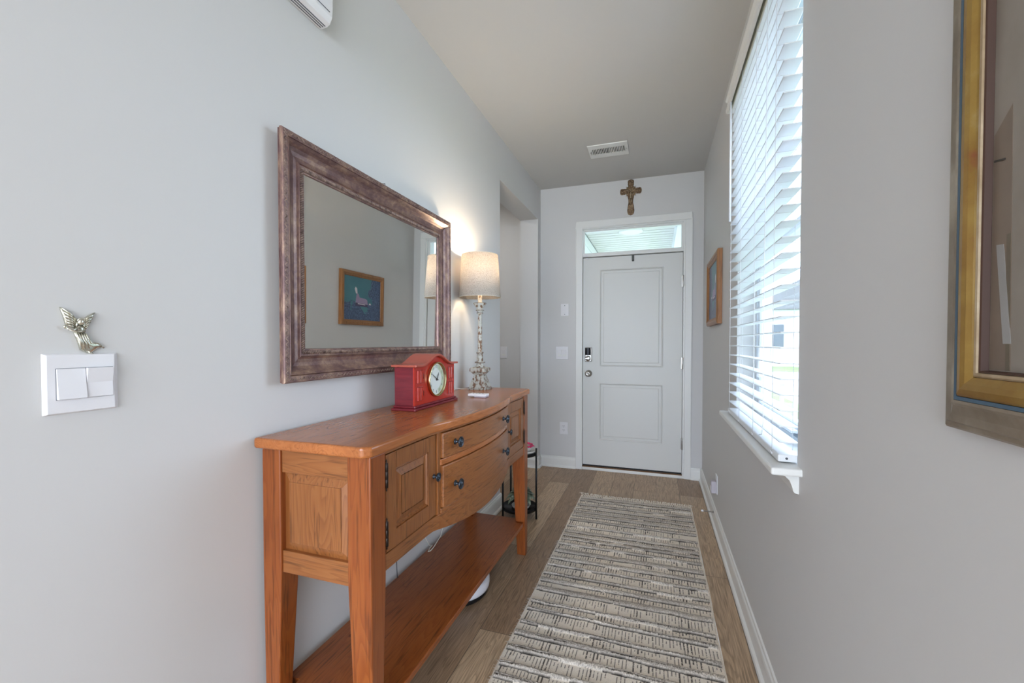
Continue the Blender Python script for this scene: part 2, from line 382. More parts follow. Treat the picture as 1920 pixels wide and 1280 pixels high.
# keypad deadbolt
KX, KZ = -.625, H-.12
dl = MB().box(KX-.033, KX+.033, YS-.022, YS, KZ-.068, KZ+.068).build('deadbolt', 'nickel', D, .006)
MB().prism([(KX-.030, YS-.022), (KX+.024, YS-.022), (KX+.024, YS-.030), (KX+.010, YS-.038), (KX-.012, YS-.038), (KX-.030, YS-.030)], KZ-.004, KZ+.064).build('battery_cover', 'black', dl, .002)
MB().lathe([(.026, 0), (.026, .006), (.02, .010), (0, .011)], (KX-.003, YS-.022, KZ-.037), 'y', 20, sgn=-1).box(KX-.028, KX+.014, YS-.046, YS-.032, KZ-.043, KZ-.032).build('thumb_turn', 'nickel', dl)
MB().lathe([(.033, 0), (.033, .004), (.028, .009), (.014, .012), (.012, .030), (.020, .036), (.0275, .046), (.0285, .056), (.024, .066), (.012, .071), (.010, .069), (0, .069)], (KX+.001, YS, H-.303), 'y', 28, sgn=-1).build('door_knob', 'nickel', D)
box('strike_plate', 'hinge', D, -.700, -.6845, EY-.008, EY+.0, H-.33, H-.275)
# little over-door hook and contact sensor on the door top
hk = thing('door_hook', (-.217, YS, H+.806), 'small dark grey hook hanging over the top of the entrance door', 'hook')
hb = MB().box(-.228, -.206, YS-.004, YS-.001, H+.752, H+.806).box(-.228, -.206, YS-.004, YS+.02, H+.8065, H+.8085)
hb.tube([(-.217, YS-.005, H+.765), (-.217, YS-.010, H+.752), (-.217, YS-.018, H+.752), (-.217, YS-.022, H+.762)], .005)
hb.build('hook', mat('dark_grey_metal', (.06, .06, .055), .4, .5), hk)
sn = thing('door_sensor', (-.655, EY-.01, H+.82), 'tiny white contact sensor at the top left corner of the entrance door', 'sensor')
box('sensor_body', 'plastic', sn, -.676, -.632, EY-.016, EY-.004, H+.816, H+.832, .003)
box('magnet', 'plastic', sn, -.655, -.628, YS-.012, YS-.0, H+.796, H+.805, .002)

# ------------------------------------------------------------------ window, sill and blind
WN = structure(thing('window_1', (RX, (WY0+WY1)/2, WZ0), None, None))
XG = RX+.085
frame_mb([(0, 0), (0, .06), (.022, .06), (.022, .035), (.034, .035), (.034, 0)], WY0, WY1, WZ0, WZ1, XG+.06, -1).build('window_frame', 'vinyl', WN)
zm = (WZ0+WZ1)/2
for nm, z0, z1, xx in (('upper_sash', zm-.02, WZ1-.03, XG+.045), ('lower_sash', WZ0+.03, zm+.02, XG+.02)):
    frame_mb([(0, 0), (0, .024), (.010, .03), (.036, .03), (.042, .022), (.042, 0)], WY0+.03, WY1-.03, z0, z1, xx+.012, -1).build(nm, 'vinyl', WN, .002)
    g = box('sash_glass', 'glass', WN, xx-.003, xx+.001, WY0+.07, WY1-.07, z0+.04, z1-.04)
lk = MB().box(XG-.012, XG+.0, 1.88, 1.96, zm+.02, zm+.03).box(XG-.02, XG-.008, 1.90, 1.94, zm+.024, zm+.04)
lk.build('sash_lock', 'vinyl', WN, .003)
box('sash_lift', 'vinyl', WN, XG-.03, XG-.008, 1.70, 2.14, WZ0+.045, WZ0+.055, .002)
# sill (stool) with apron
SZ = H-.355
o = MB().box(RX-.076, XG+.02, WY0-.045, WY1+.03, SZ-.022, SZ).build('window_sill', 'trim', WN, .006, 3)
ap = [(RX, SZ-.022), (RX-.040, SZ-.022), (RX-.034, SZ-.030), (RX-.024, SZ-.040), (RX-.018, SZ-.056), (RX-.014, SZ-.072), (RX-.009, SZ-.076), (RX, SZ-.078)]
MB().prism(ap, WY0-.018, WY1+.005, axis=1).build('window_apron', 'trim', WN, .001)

BX0, BX1 = RX-.044, RX+.008
BL = thing('window_blind', (RX-.02, 1.9, SZ), 'white faux wood slatted blind hanging open over the side window', 'blind')
y0b, y1b = WY0+.012, WY1-.045
nsl = 32; zb, zt = SZ+.062, WZ1-.085
sl = []
for i in range(nsl):
    z = zb + (zt-zb)*i/(nsl-1)
    mb = MB(); pr = [(BX0, z-.0008), (BX0+.002, z+.0006), (BX1-.002, z+.0006), (BX1, z-.0008), (BX1-.002, z-.0024), (BX0+.002, z-.0024)]
    mb.prism(pr, y0b, y1b, axis=1); mb.build('slat', 'slat', BL)
rl = MB().box(BX0-.002, BX1+.002, y0b, y1b, SZ+.004, SZ+.026).build('bottom_rail', 'slat', BL, .004)
MB().lathe([(.0035, 0), (.0035, .001), (0, .001)], (BX0+.02, y0b, SZ+.015), 'y', 10, sgn=-1).build('end_hole', 'greyink', rl)
box('headrail', mat('cream_headrail', (.70, .74, .60), .4), BL, BX0+.002, BX1, y0b, y1b, WZ1-.07, WZ1-.022, .002)
va = MB().prism([(RX-.052, WZ1-.068), (RX-.060, WZ1-.064), (RX-.062, WZ1-.05), (RX-.056, WZ1-.042), (RX-.056, WZ1-.014), (RX-.064, WZ1-.006), (RX-.064, WZ1), (RX-.050, WZ1)], WY0-.03, WY1+.0, axis=1)
va.box(RX-.056, RX, WY1-.012, WY1, WZ1-.068, WZ1)
va.build('valance', 'trim', BL)
for y in (1.505, 1.785, 2.065, 2.33):
    mb = MB()
    for x in (BX0-.0015, BX1+.0015): mb.tube([(x, y, SZ+.01), (x, y, WZ1-.03)], .0009, 5)
    for i in range(nsl):
        z = zb + (zt-zb)*i/(nsl-1) - .0045; mb.tube([(BX0-.0015, y, z), (BX1+.0015, y, z)], .0006, 4)
    mb.build('ladder_cord', 'plastic', BL)
    MB().tube([(BX0-.004, y-.012, SZ+.014), (BX0-.006, y, SZ+.020), (BX0-.004, y+.012, SZ+.014)], .0018, 6).build('cord_clip', 'plastic', BL)
MB().tube([(BX0-.012, 2.30, WZ1-.07), (BX0-.012, 2.30, WZ1-.64)], .0045, 8).build('tilt_wand', 'plastic', BL)
lc = MB().tube([(BX0-.010, 1.58, WZ1-.08), (BX0-.012, 1.58, 1.5), (BX0-.010, 1.59, 1.1), (BX0-.012, 1.575, .97), (BX0-.010, 1.60, .925), (BX0-.010, 1.64, .915)], .0011, 5)
lc.build('lift_cord', 'plastic', BL)
tb = MB().tube([(BX1+.015, 2.02, WZ1-.08), (BX1+.015, 2.02, 1.20)], .001, 5)
tb.build('pull_cord', 'plastic', BL)
MB().lathe([(.002, .05), (.006, .04), (.011, .0), (.013, -.06), (.011, -.075), (0, -.078)], (BX1+.015, 2.02, 1.16), seg=12).build('tassel', 'plastic', BL)

# ------------------------------------------------------------------ ceiling register
VT = thing('ceiling_vent', (-.368, 3.43, CZ), 'white metal ceiling air register with two banks of louvres', 'vent')
x0, x1, y0, y1 = -.520, -.220, 3.318, 3.545
fr = MB()
fr.box(x0, x1, y0, y0+.062, CZ-.008, CZ).box(x0, x1, y1-.062, y1, CZ-.008, CZ).box(x0, x0+.03, y0+.062, y1-.062, CZ-.008, CZ).box(x1-.03, x1, y0+.062, y1-.062, CZ-.008, CZ).box(-.374, -.366, y0+.062, y1-.062, CZ-.008, CZ)
fr.build('vent_frame', 'trim', VT, .002)
box('vent_throat', 'dark', VT, x0+.03, x1-.03, y0+.062, y1-.062, CZ-.0015, CZ-.0003)
for k in range(20):
    x = x0+.036 + k*.0122 + (.002 if k > 9 else 0)
    t = .35 if k < 10 else -.35
    MB().hexa([(x, y0+.062, CZ-.008), (x+.0062, y0+.062, CZ-.008), (x+.0062, y1-.062, CZ-.008), (x, y1-.062, CZ-.008)],
              [(x+t*.008, y0+.062, CZ-.002), (x+.002+t*.008, y0+.062, CZ-.002), (x+.002+t*.008, y1-.062, CZ-.002), (x+t*.008, y1-.062, CZ-.002)]).build('louvre', 'trim', VT)
box('damper_lever', 'nickel', VT, x0+.018, x0+.022, y0+.09, y0+.13, CZ-.020, CZ-.008)
for x in (x0+.013, x1-.013): MB().lathe([(.0045, -.010), (.0045, -.008)], (x, (y0+y1)/2, CZ), seg=10).build('screw', 'nickel', VT)

# ------------------------------------------------------------------ wall unit (upper left)
AC = thing('wall_unit', (LX, 1.0, 2.4), 'slim white plastic wall unit with ribbed underside high on the left wall', 'wall unit')
pr = [(LX, 2.298), (LX+.030, 2.298), (LX+.044, 2.306), (LX+.053, 2.325), (LX+.056, 2.36), (LX+.054, 2.50), (LX+.046, 2.535), (LX+.02, 2.55), (LX, 2.55)]
MB().prism(pr, .86, 1.195, axis=1).build('housing', 'plastic', AC, .004)
for k in range(3): box('grille_slot', 'greyink', AC, LX+.010+.009*k, LX+.013+.009*k, .865, 1.185, 2.2970, 2.2985)
box('trim_groove', 'greyink', AC, LX+.0540, LX+.0552, .865, 1.18, 2.334, 2.3365)

# ------------------------------------------------------------------ switches, outlets, plates
def gang_plate_end(name, x0, x1, z0, z1, y, label, cat, rockers=0, screws=False, outlet=False):
    t = thing(name, ((x0+x1)/2, y, (z0+z1)/2), label, cat)
    box('cover_plate', 'plastic', t, x0, x1, y-.006, y, z0, z1, .0025)
    cx, cz = (x0+x1)/2, (z0+z1)/2
    for i in range(rockers):
        c = cx + (i-(rockers-1)/2)*.046
        f = MB().box(c-.0175, c+.0175, y-.0075, y-.005, cz-.034, cz+.034).build('rocker_bezel', 'trim', t, .001)
        MB().hexa([(c-.0155, y-.006, cz-.032), (c+.0155, y-.006, cz-.032), (c+.0155, y-.0005, cz-.032), (c-.0155, y-.0005, cz-.032)][:4],
                  [(c-.0155, y-.0115, cz+.032), (c+.0155, y-.0115, cz+.032), (c+.0155, y-.0005, cz+.032), (c-.0155, y-.0005, cz+.032)]).build('rocker', 'plastic', t, .001)
    if screws:
        for s in (-1, 1): MB().lathe([(.004, 0), (.004, .002), (0, .002)], (cx, y-.006, cz+s*.042), 'y', 10, sgn=-1).build('screw', 'greyink', t)
    if outlet:
        for s in (-1, 1):
            f = MB().box(cx-.0165, cx+.0165, y-.0085, y-.005, cz+s*.0195-.0135, cz+s*.0195+.0135).build('receptacle', 'plastic', t, .004)
            q = MB()
            for dx in (-.0065, .0065): q.box(cx+dx-.0012, cx+dx+.0012, y-.0092, y-.0084, cz+s*.0195-.001, cz+s*.0195+.008)
            q.lathe([(.0025, 0), (.0025, .0006), (0, .0006)], (cx, y-.0085, cz+s*.0195-.007), 'y', 8, sgn=-1)
            q.build('slots', 'dark', f)
    return t
gang_plate_end('blank_plate', -.893, -.816, H+.253, H+.372, EY, 'white blank cover plate with two screws, uppermost plate left of the entrance door', 'cover plate', screws=True)
gang_plate_end('light_switch', -.941, -.819, H-.171, H-.044, EY, 'white double rocker light switch on the end wall beside the door', 'light switch', rockers=2)
gang_plate_end('wall_outlet', -.901, -.823, H-.903, H-.785, EY, 'white duplex wall outlet low on the end wall left of the door', 'outlet', outlet=True)
gang_plate_end('light_switch', -1.553, -1.480, H-.170, H-.048, 4.20, 'white single rocker light switch seen through the side opening past the lamp', 'light switch', rockers=1)

# big double switch at the near end of the left wall
SW = thing('light_switch', (LX, .535, H-.08), 'large white double rocker switch nearest the camera on the left wall, below the silver angel', 'light switch')
y0, y1, z0, z1 = .476, .597, H-.141, H-.0225
MB().hexa([(LX, y0, z0), (LX, y1, z0), (LX, y1, z1), (LX, y0, z1)], [(LX+.009, y0+.004, z0+.003), (LX+.009, y1-.010, z0+.003), (LX+.009, y1-.010, z1-.003), (LX+.009, y0+.004, z1-.003)]).build('cover_plate', 'plastic', SW, .001)
ry0, ry1, rz0, rz1 = .4935, .583, H-.1115, H-.0520; rm = (ry0+ry1)/2
box('rocker_bezel', 'greyink', SW, LX+.008, LX+.0097, ry0-.0008, ry1+.0008, rz0-.0008, rz1+.0008)
MB().prism([(LX+.008, rz0), (LX+.0165, rz0), (LX+.0105, rz1), (LX+.008, rz1)], ry0, rm-.0004, axis=1).build('rocker', 'plastic', SW, .0008)
MB().prism([(LX+.008, rz0), (LX+.0125, rz0), (LX+.0115, (rz0+rz1)/2), (LX+.0165, rz1), (LX+.008, rz1)], rm+.0004, ry1, axis=1).build('rocker', 'plastic', SW, .0008)

# outlet on the right wall with a plug-in sensor
OR = thing('wall_outlet', (RX, 3.12, .28), 'white outlet plate low on the right wall beneath the oak picture', 'outlet')
box('cover_plate', 'plastic', OR, RX-.006, RX, 3.085, 3.155, .223, .345, .002)
PL = thing('plug_in_night_light', (RX-.03, 3.12, .27), 'pale lilac plug-in night light sticking out of the right wall outlet', 'night light')
MB().box(RX-.038, RX-.0062, 3.095, 3.145, .225, .305).build('housing', mat('lilac_grey_plastic', (.52, .48, .52), .4), PL, .005)
box('light_lens', 'plastic', PL, RX-.041, RX-.037, 3.103, 3.137, .235, .27, .002)

# spring door stop
DS = thing('door_stop', (RX-.014, 3.165, .08), 'spring door stop with white tip screwed to the right baseboard', 'door stop')
pts = [(RX-.016-.062*i/110, 3.165+.0045*math.cos(i*.9), .078+.0045*math.sin(i*.9)) for i in range(111)]
MB().tube(pts, .0011, 5).build('spring', 'nickel', DS)
MB().lathe([(.008, 0), (.008, .003), (.004, .006)], (RX-.0145, 3.165, .078), 'x', 12, sgn=-1).build('base', 'nickel', DS)
MB().lathe([(.0065, 0), (.007, .004), (.007, .012), (.004, .015), (0, .015)], (RX-.077, 3.165, .078), 'x', 12, sgn=-1).build('rubber_tip', 'plastic', DS)

# ------------------------------------------------------------------ mirror
MR = thing('wall_mirror', (LX, 1.46, H+.25), 'large rectangular mirror in a wide plum bronze frame above the console table', 'mirror')
my0, my1, mz0, mz1 = .990, 2.084, H-.1256, H+.642
FX = LX+.0035
# moulding: back board, step, outer band, cove, inner lip
prof = [(.016, .0215), (.002, .0215), (.002, .0255), (.0055, .027), (.0055, .0285), (0, .0295), (0, .038), (.003, .0415), (.0195, .0415), (.021, .038), (.023, .041), (.029, .036), (.037, .0275), (.047, .0215), (.058, .0185), (.068, .0195), (.0735, .023), (.075, .026), (.0775, .022), (.097, .020), (.099, .010), (.070, .008)]
prof = [(w*1.055, p) for w, p in prof]
frame_mb(prof, my0, my1, mz0, mz1, FX, 1).build('frame', 'mframe', MR)
frame_mb([(.045, .001), (.045, .0195), (.090, .0095), (.090, .001)], my0, my1, mz0, mz1, FX, 1).build('frame_back', 'mback', MR)
def beading(name, w, p, step, r, ang, alt=False):
    mb = MB()
    def run(a, b, fixed, along, side):
        n = int(abs(b-a)/step)
        for i in range(n+1):
            t = a + (b-a)*i/n; s = ang * (-1 if (alt and i % 2) else 1)
            for q in ((1,) if not alt else (0,)):
                c = (FX+p, t, fixed) if along == 'y' else (FX+p, fixed, t)
                rot = Matrix.Rotation(s if along == 'y' else s + math.pi/2, 3, 'X')
                mb.ell(c, (r[0], r[1], r[2]), rot, 6, 4)
    run(my0+w, my1-w, mz0+w, 'y', 0); run(my0+w, my1-w, mz1-w, 'y', 0)
    run(mz0+w+step, mz1-w-step, my0+w, 'z', 0); run(mz0+w+step, mz1-w-step, my1-w, 'z', 0)
    mb.build(name, 'mrope', MR)
beading('rope_trim', .0918, .0215, .0072, (.0035, .0026, .0088), .6)
beading('leaf_trim', .011, .0415, .0085, (.0022, .0020, .0078), .75, True)
# glass with a bevelled border, leaning very slightly forward inside the frame
gy0, gy1, gz0, gz1 = my0+.096, my1-.096, mz0+.096, mz1-.096
bw = .022; gx = FX+.008
def gp(y, z, d): return (gx + d + (z-gz0)*.012, y, z)
v = [gp(gy0, gz0, .0013), gp(gy1, gz0, .0013), gp(gy1, gz1, .0013), gp(gy0, gz1, .0013), gp(gy0+bw, gz0, 0), gp(gy1-bw, gz0, 0), gp(gy1-bw, gz1, 0), gp(gy0+bw, gz1, 0)]
mb = MB().add(v, [(4,5,6,7), (1,2,6,5), (3,0,4,7)])
back = [(p[0]-.004, p[1], p[2]) for p in v[:4]]; mb.add(v[:4]+back, [(0,4,5,1),(1,5,6,2),(2,6,7,3),(3,7,4,0),(4,7,6,5)])
mb.build('mirror_glass', 'mirror', MR)
MB().tube([(FX+.016, 1.51, mz1-.01), (FX+.018, 1.51, mz1+.012), (FX+.026, 1.516, mz1+.014), (FX+.028, 1.52, mz1-.002)], .0022, 6).build('hanger', 'nickel', MR)
for y in (1.2, 1.86): box('wall_bumper', 'mback', MR, LX+.0003, FX+.0012, y-.012, y+.012, mz0+.055, mz0+.075)

# ------------------------------------------------------------------ console table
CT = thing('console_table', (-.9, 1.655, 0), 'honey coloured wooden console table with bowed drawer front and low shelf', 'console table')
CY = 1.655
def bow(y, base=-.714, out=.044, q=.70):
    d = abs(y-CY)
    if d < .325: f = 1 - q*(d/.325)**2
    elif d < .43:
        t = (d-.325)/.105; f = (1-q)*(1-t)**2*(1+.4*t)
    else: f = 0
    return base + out*f
ys = [.945 + i*(2.365-.945)/70 for i in range(71)]
# top
def topbow(y): return bow(y, -.701, .047, .60)
ol = [(-1.090, .912), (-.722, .912), (-.702, .930)] + [(topbow(y), y) for y in [.96+i*.02 for i in range(70)] if y < 2.375] + [(-.700, 2.385), (-.716, 2.402), (-1.090, 2.402)]
MB().prism(ol, .927, .957).build('table_top', 'topwood', CT, .007, 3)
# legs
def leg(xa, xb, ya, yb, dx, dy):
    """dx, dy: +1 when the inner face is at the larger coordinate"""
    t = .024
    mb = MB(); 
    q = lambda a, b, c, d, z: [(a, c, z), (b, c, z), (b, d, z), (a, d, z)]
    X0, X1, Y0, Y1 = xa, xb, ya, yb
    if dx > 0: X1 -= t
    else: X0 += t
    if dy > 0: Y1 -= t; Y0 += .006
    else: Y0 += t; Y1 -= .006
    a, b, c = q(X0, X1, Y0, Y1, 0), q(xa, xb, ya, yb, .585), q(xa, xb, ya, yb, .927)
    mb.add(a+b+c, [(3,2,1,0), (8,9,10,11)] + [(i, (i+1) % 4, 4+(i+1) % 4, 4+i) for i in range(4)] + [(4+i, 4+(i+1) % 4, 8+(i+1) % 4, 8+i) for i in range(4)])
    return mb.build('leg', 'legwood', CT, .004)
leg(-.785, -.710, .935, 1.003, -1, 1); leg(-.785, -.710, 2.307, 2.375, -1, -1)
leg(-1.084, -1.016, .935, 1.003, 1, 1); leg(-1.084, -1.016, 2.307, 2.375, 1, -1)
# ends
for (a, b, s) in ((.941, .965, -1), (2.345, 2.369, 1)):
    box('end_rail', 'woodX', CT, -1.016, -.785, a, b, .857, .927, .002)
    box('end_rail', 'woodX', CT, -1.016, -.785, a, b, .568, .632, .002)
    yo, yi = (a+.001, b-.004) if s < 0 else (b-.001, a+.004)
    ps = frame_mb([(0, 0), (0, .004), (.026, .013), (.028, .013), (.028, 0)], -1.016, -.785, .632, .857, (a+b)/2+(.004 if s < 0 else -.004), s, 'y')
    ps.box(-.990, -.811, min(yo+.0 if s<0 else yi, yi), max(yo-.0 if s>0 else yi, yi), .658, .831)
    ps.build('end_panel', 'woodZ', CT)
# carcass
MB().box(-1.080, -.790, .965, 2.345, .585, .600).box(-1.084, -1.074, 1.003, 2.307, .60, .925).box(-1.07, -.79, 1.300, 1.312, .60, .925).box(-1.07, -.79, 1.998, 2.010, .60, .925).build('carcass', 'woodY', CT)
def bowstrip(name, z0, z1, y0, y1, m, prot=0, thick=.02, bev=.002, zf=None, parent=CT, n=44, back=None):
    mb = MB(); v = []
    for i in range(n+1):
        y = y0 + (y1-y0)*i/n; x = bow(y)+prot; za = z0 if zf is None else zf(y)
        xb = x-thick if back is None else back
        v += [(x, y, za), (x, y, z1), (xb, y, z1), (xb, y, za)]
    f = [(4*i+k, 4*i+(k+1) % 4, 4*i+4+(k+1) % 4, 4*i+4+k) for i in range(n) for k in range(4)] + [(0,1,2,3), tuple(4*n+k for k in (3,2,1,0))]
    mb.add(v, f); return mb.build(name, m, parent, bev)
zlow = lambda y: .590 - .037*max(0, 1-(abs(y-CY)/.38)**2)
bowstrip('bottom_rail', .59, .636, 1.003, 2.307, 'woodY', zf=lambda y: zlow(y))
bowstrip('bottom_rail', .636, .652, 1.312, 1.998, 'woodY')
bowstrip('top_rail', .917, .927, 1.003, 2.307, 'woodY')
bowstrip('divider_rail', .803, .824, 1.312, 1.998, 'topwood')
box('stile', 'woodZ', CT, -.735, -.708, 1.296, 1.316, .636, .917, .001)
box('stile', 'woodZ', CT, -.735, -.708, 1.994, 2.014, .636, .917, .001)
def knob(x, y, z, parent, s=1.):
    MB().lathe([(.011*s, 0), (.011*s, .002), (.006*s, .004), (.0045*s, .016*s), (.008*s, .019*s), (.0185*s, .021*s), (.0195*s, .0235*s), (.0185*s, .026*s), (.0165*s, .0265*s), (.0155*s, .0248*s), (.010*s, .0245*s), (.0085*s, .0275*s), (.004*s, .0300*s), (0, .0304*s)], (x, y, z), 'x', 24).build('knob', 'pewter', parent)
for (z0, z1, zk) in ((.826, .915, .873), (.654, .801, .722)):
    d = bowstrip('drawer', z0, z1, 1.317, 1.993, 'woodY', .006, .022, .004)
    for y in (CY-.272, CY+.210): knob(bow(y)+.006, y, zk, d)
bowstrip('drawer_shadow_gap', .652, .917, 1.314, 1.996, 'dark', -.018, .004, 0)
def cupboard(y0, y1, ky, hy):
    z0, z1 = .640, .914; X = -.713
    d = MB(); w = .048
    d.box(X-.018, X, y0, y0+w, z0, z1).box(X-.018, X, y1-w, y1, z0, z1).box(X-.018, X, y0+w, y1-w, z0, z0+w).box(X-.018, X, y0+w, y1-w, z1-w, z1)
    dr = d.build('door', 'woodZ', CT, .002)
    q = frame_mb([(0, 0), (0, .009), (.004, .011), (.007, .006), (.010, .003), (.030, .011), (.032, .011), (.032, 0)], y0+w, y1-w, z0+w, z1-w, X-.014, 1)
    q.box(X-.012, X-.003, y0+w+.030, y1-w-.030, z0+w+.030, z1-w-.030)
    q.build('raised_panel', 'woodZ', dr)
    for z in (z1-.055, z0+.055):
        h = MB().lathe([(0, -.046), (.0015, -.043), (.0025, -.040), (.001, -.037), (.0045, -.034), (.0045, -.012), (.0038, -.011), (.0045, -.010), (.0045, .010), (.0038, .011), (.0045, .012), (.0045, .034), (.001, .037), (.0025, .040), (.0015, .043), (0, .046)], (X+.003, hy, z), seg=10)
        h.box(X-.004, X+.002, hy-.007, hy+.007, z-.03, z+.03); h.build('hinge', 'hinge', dr)
    knob(X, ky, .775, dr, .78)
box('cupboard_shadow_gap', 'dark', CT, -.745, -.735, 1.003, 1.30, .636, .917); box('cupboard_shadow_gap', 'dark', CT, -.745, -.735, 2.01, 2.307, .636, .917)
cupboard(1.009, 1.291, 1.276, 1.006); cupboard(2.019, 2.302, 2.034, 2.304)
# lower shelf, notched round the legs
n = .058
sh = [(-1.060+.045, .950), (-.760, .950), (-.760, .950+n), (-.716, .950+n), (-.716, 2.302), (-.760, 2.302), (-.760, 2.360), (-1.03, 2.360), (-1.03, 2.302), (-1.075, 2.302), (-1.075, 1.008), (-1.03, 1.008), (-1.03, .950)]
MB().prism(sh, .178, .200).build('lower_shelf', 'shelfwood', CT, .003)

# ------------------------------------------------------------------ table lamp
LC = (-.972, 2.285); TZ = .957
LP = thing('table_lamp', (LC[0], LC[1], TZ), 'lit table lamp with linen drum shade and distressed cream candlestick base', 'table lamp')
def sq(hw, z): return [(LC[0]-hw, LC[1]-hw, z), (LC[0]+hw, LC[1]-hw, z), (LC[0]+hw, LC[1]+hw, z), (LC[0]-hw, LC[1]+hw, z)]
pb = MB().hexa(sq(.055, TZ), sq(.055, TZ+.006)).hexa(sq(.053, TZ+.006), sq(.026, TZ+.088))
pb.build('pyramid_base', 'distress', LP, .0015)
MB().hexa(sq(.030, TZ+.088), sq(.040, TZ+.100)).hexa(sq(.040, TZ+.100), sq(.046, TZ+.104)).hexa(sq(.046, TZ+.104), sq(.046, TZ+.122)).hexa(sq(.046, TZ+.122), sq(.034, TZ+.128)).build('square_collar', 'distress', LP, .001)
h0 = TZ
col = [(.030, .128), (.030, .134), (.022, .140), (.020, .150), (.029, .152), (.030, .156), (.028, .160), (.019, .162), (.0165, .205), (.020, .207), (.021, .211), (.020, .215), (.013, .217), (.0125, .330), (.0115, .432), (.013, .434), (.018, .437), (.0185, .441), (.014, .445), (.014, .449), (.022, .453), (.0235, .457), (.020, .461), (.018, .465), (.024, .474), (.034, .487), (.037, .496), (.035, .499), (.015, .500), (.012, .503), (.012, .545)]
MB().lathe([(0, .128)] + col + [(0, .545)], (*LC, h0), seg=28).build('column', 'distress', LP)
for r, z in ((.0305, .156), (.0213, .211), (.0190, .441), (.0240, .457), (.0378, .497)):
    MB().lathe([(r-.004, -.002), (r, -.0015), (r, .0015), (r-.004, .002)], (*LC, h0+z), seg=28).build('worn_ring', 'darkrim', LP)
s0, s1 = TZ+.530, TZ+.775
sh_mb = MB(); seg = 72; prof2 = [(.1190, 0), (.1210, 0), (.1045, .245), (.1025, .245)]
v = [(LC[0]+r*math.cos(2*math.pi*k/seg), LC[1]+r*math.sin(2*math.pi*k/seg), s0+h) for r, h in prof2 for k in range(seg)]
sh_mb.add(v, [(i*seg+k, i*seg+(k+1) % seg, ((i+1) % 4)*seg+(k+1) % seg, ((i+1) % 4)*seg+k) for i in range(4) for k in range(seg)], True)
shd = sh_mb.build('lamp_shade', 'shade', LP)
for hz, rr in ((.001, .1205), (.244, .1040)):
    MB().tube([(LC[0]+rr*math.cos(2*math.pi*k/48), LC[1]+rr*math.sin(2*math.pi*k/48), s0+hz) for k in range(49)], .0014, 6).build('shade_rim', 'cord', shd)
sp = MB()
for k in range(3):
    a = 2*math.pi*k/3+.4; sp.tube([(LC[0], LC[1], s1-.006), (LC[0]+.103*math.cos(a), LC[1]+.103*math.sin(a), s1-.003)], .0013, 6)
sp.lathe([(.0, -.010), (.012, -.008), (.012, -.005), (.004, -.002), (.004, .004), (.009, .008), (.010, .013), (.006, .018), (0, .019)], (*LC, s1), seg=16)
sp.tube([(LC[0], LC[1], s1-.01), (LC[0], LC[1]+.045, s1-.03), (LC[0], LC[1]+.05, s1-.12), (LC[0], LC[1]+.013, s1-.21)], .0013, 6)
sp.tube([(LC[0], LC[1], s1-.01), (LC[0], LC[1]-.045, s1-.03), (LC[0], LC[1]-.05, s1-.12), (LC[0], LC[1]-.013, s1-.21)], .0013, 6)
sp.build('harp_and_finial', 'nickel', LP)
MB().lathe([(0, -.045), (.012, -.04), (.014, -.02), (.026, .012), (.028, .03), (.022, .048), (0, .056)], (*LC, s0+.130), seg=18).build('bulb', 'bulb', LP)
pl = bpy.data.lights.new('lamp_bulb_light', 'POINT'); pl.energy = 6.5; pl.color = (1, .80, .56); pl.shadow_soft_size = .03
po = bpy.data.objects.new('lamp_bulb_light', pl); COL.objects.link(po); po.location = (LC[0], LC[1], s0+.205)

# lamp cord behind and below the table
CD = MB().tube([(-1.03, 2.25, TZ+.004), (-1.060, 2.22, TZ+.004), (-1.086, 2.20, TZ+.010), (-1.0935, 2.18, .95), (-1.094, 2.13, .80), (-1.092, 2.10, .60), (-1.085, 2.065, .36), (-1.070, 2.02, .262), (-1.060, 1.97, .222), (-1.053, 1.88, .2035), (-1.050, 1.845, .2030), (-1.057, 1.832, .2032), (-1.062, 1.86, .2075), (-1.063, 1.885, .2085), (-1.066, 1.86, .222), (-1.078, 1.84, .27), (-1.088, 1.82, .36), (-1.090, 1.80, .46), (-1.091, 1.80, .60)], .0022, 6)
props(CD.build('lamp_cord', 'cord'), 'cream lamp cord looping down the wall behind the console table', 'cord')
C2 = MB().tube([(-1.091, 1.61, .60), (-1.088, 1.605, .45), (-1.082, 1.60, .32), (-1.072, 1.59, .235), (-1.066, 1.585, .2025)], .0018, 6)
props(C2.build('power_cable', mat('dark_cable', (.05, .05, .06), .5)), 'thin dark cable hanging straight down the wall behind the console cupboard', 'cable')

# ------------------------------------------------------------------ mantel clock
CK = thing('mantel_clock', (-.945, 1.64, TZ), 'red wooden mantel clock with arched roof and shuttered front', 'clock')
cy0, cy1, cx0, cx1 = 1.468, 1.815, -.995, -.905
yc = (cy0+cy1)/2
MB().box(-1.003, -.892, 1.452, 1.831, TZ, TZ+.010).build('plinth', 'clockside', CK, .003)
MB().box(-.999, -.897, 1.459, 1.824, TZ+.010, TZ+.020).build('plinth', 'clockside', CK, .004)
def arch(y, e, a): 
    d = abs(y-yc)/.135
    return e if d >= 1 else e + a*(.5+.5*math.cos(math.pi*d))
n = 40
pts = [(cy0, TZ+.02), (cy1, TZ+.02)] + [(cy1+(cy0-cy1)*i/n, TZ+arch(cy1+(cy0-cy1)*i/n, .172, .040)) for i in range(n+1)]
ob = MB().prism([(p[0], p[1]) for p in pts], cx0, cx1-.006, axis=0); ob.build('clock_case', 'clockside', CK)
MB().prism(pts, cx1-.006, cx1, axis=0).build('clock_front', 'clockred', CK)
yy = [cy0-.012 + (cy1-cy0+.024)*i/n for i in range(n+1)]
rf = [(y, TZ+arch(y, .173, .040)) for y in yy] + [(y, TZ+arch(y, .182, .041)) for y in yy[::-1]]
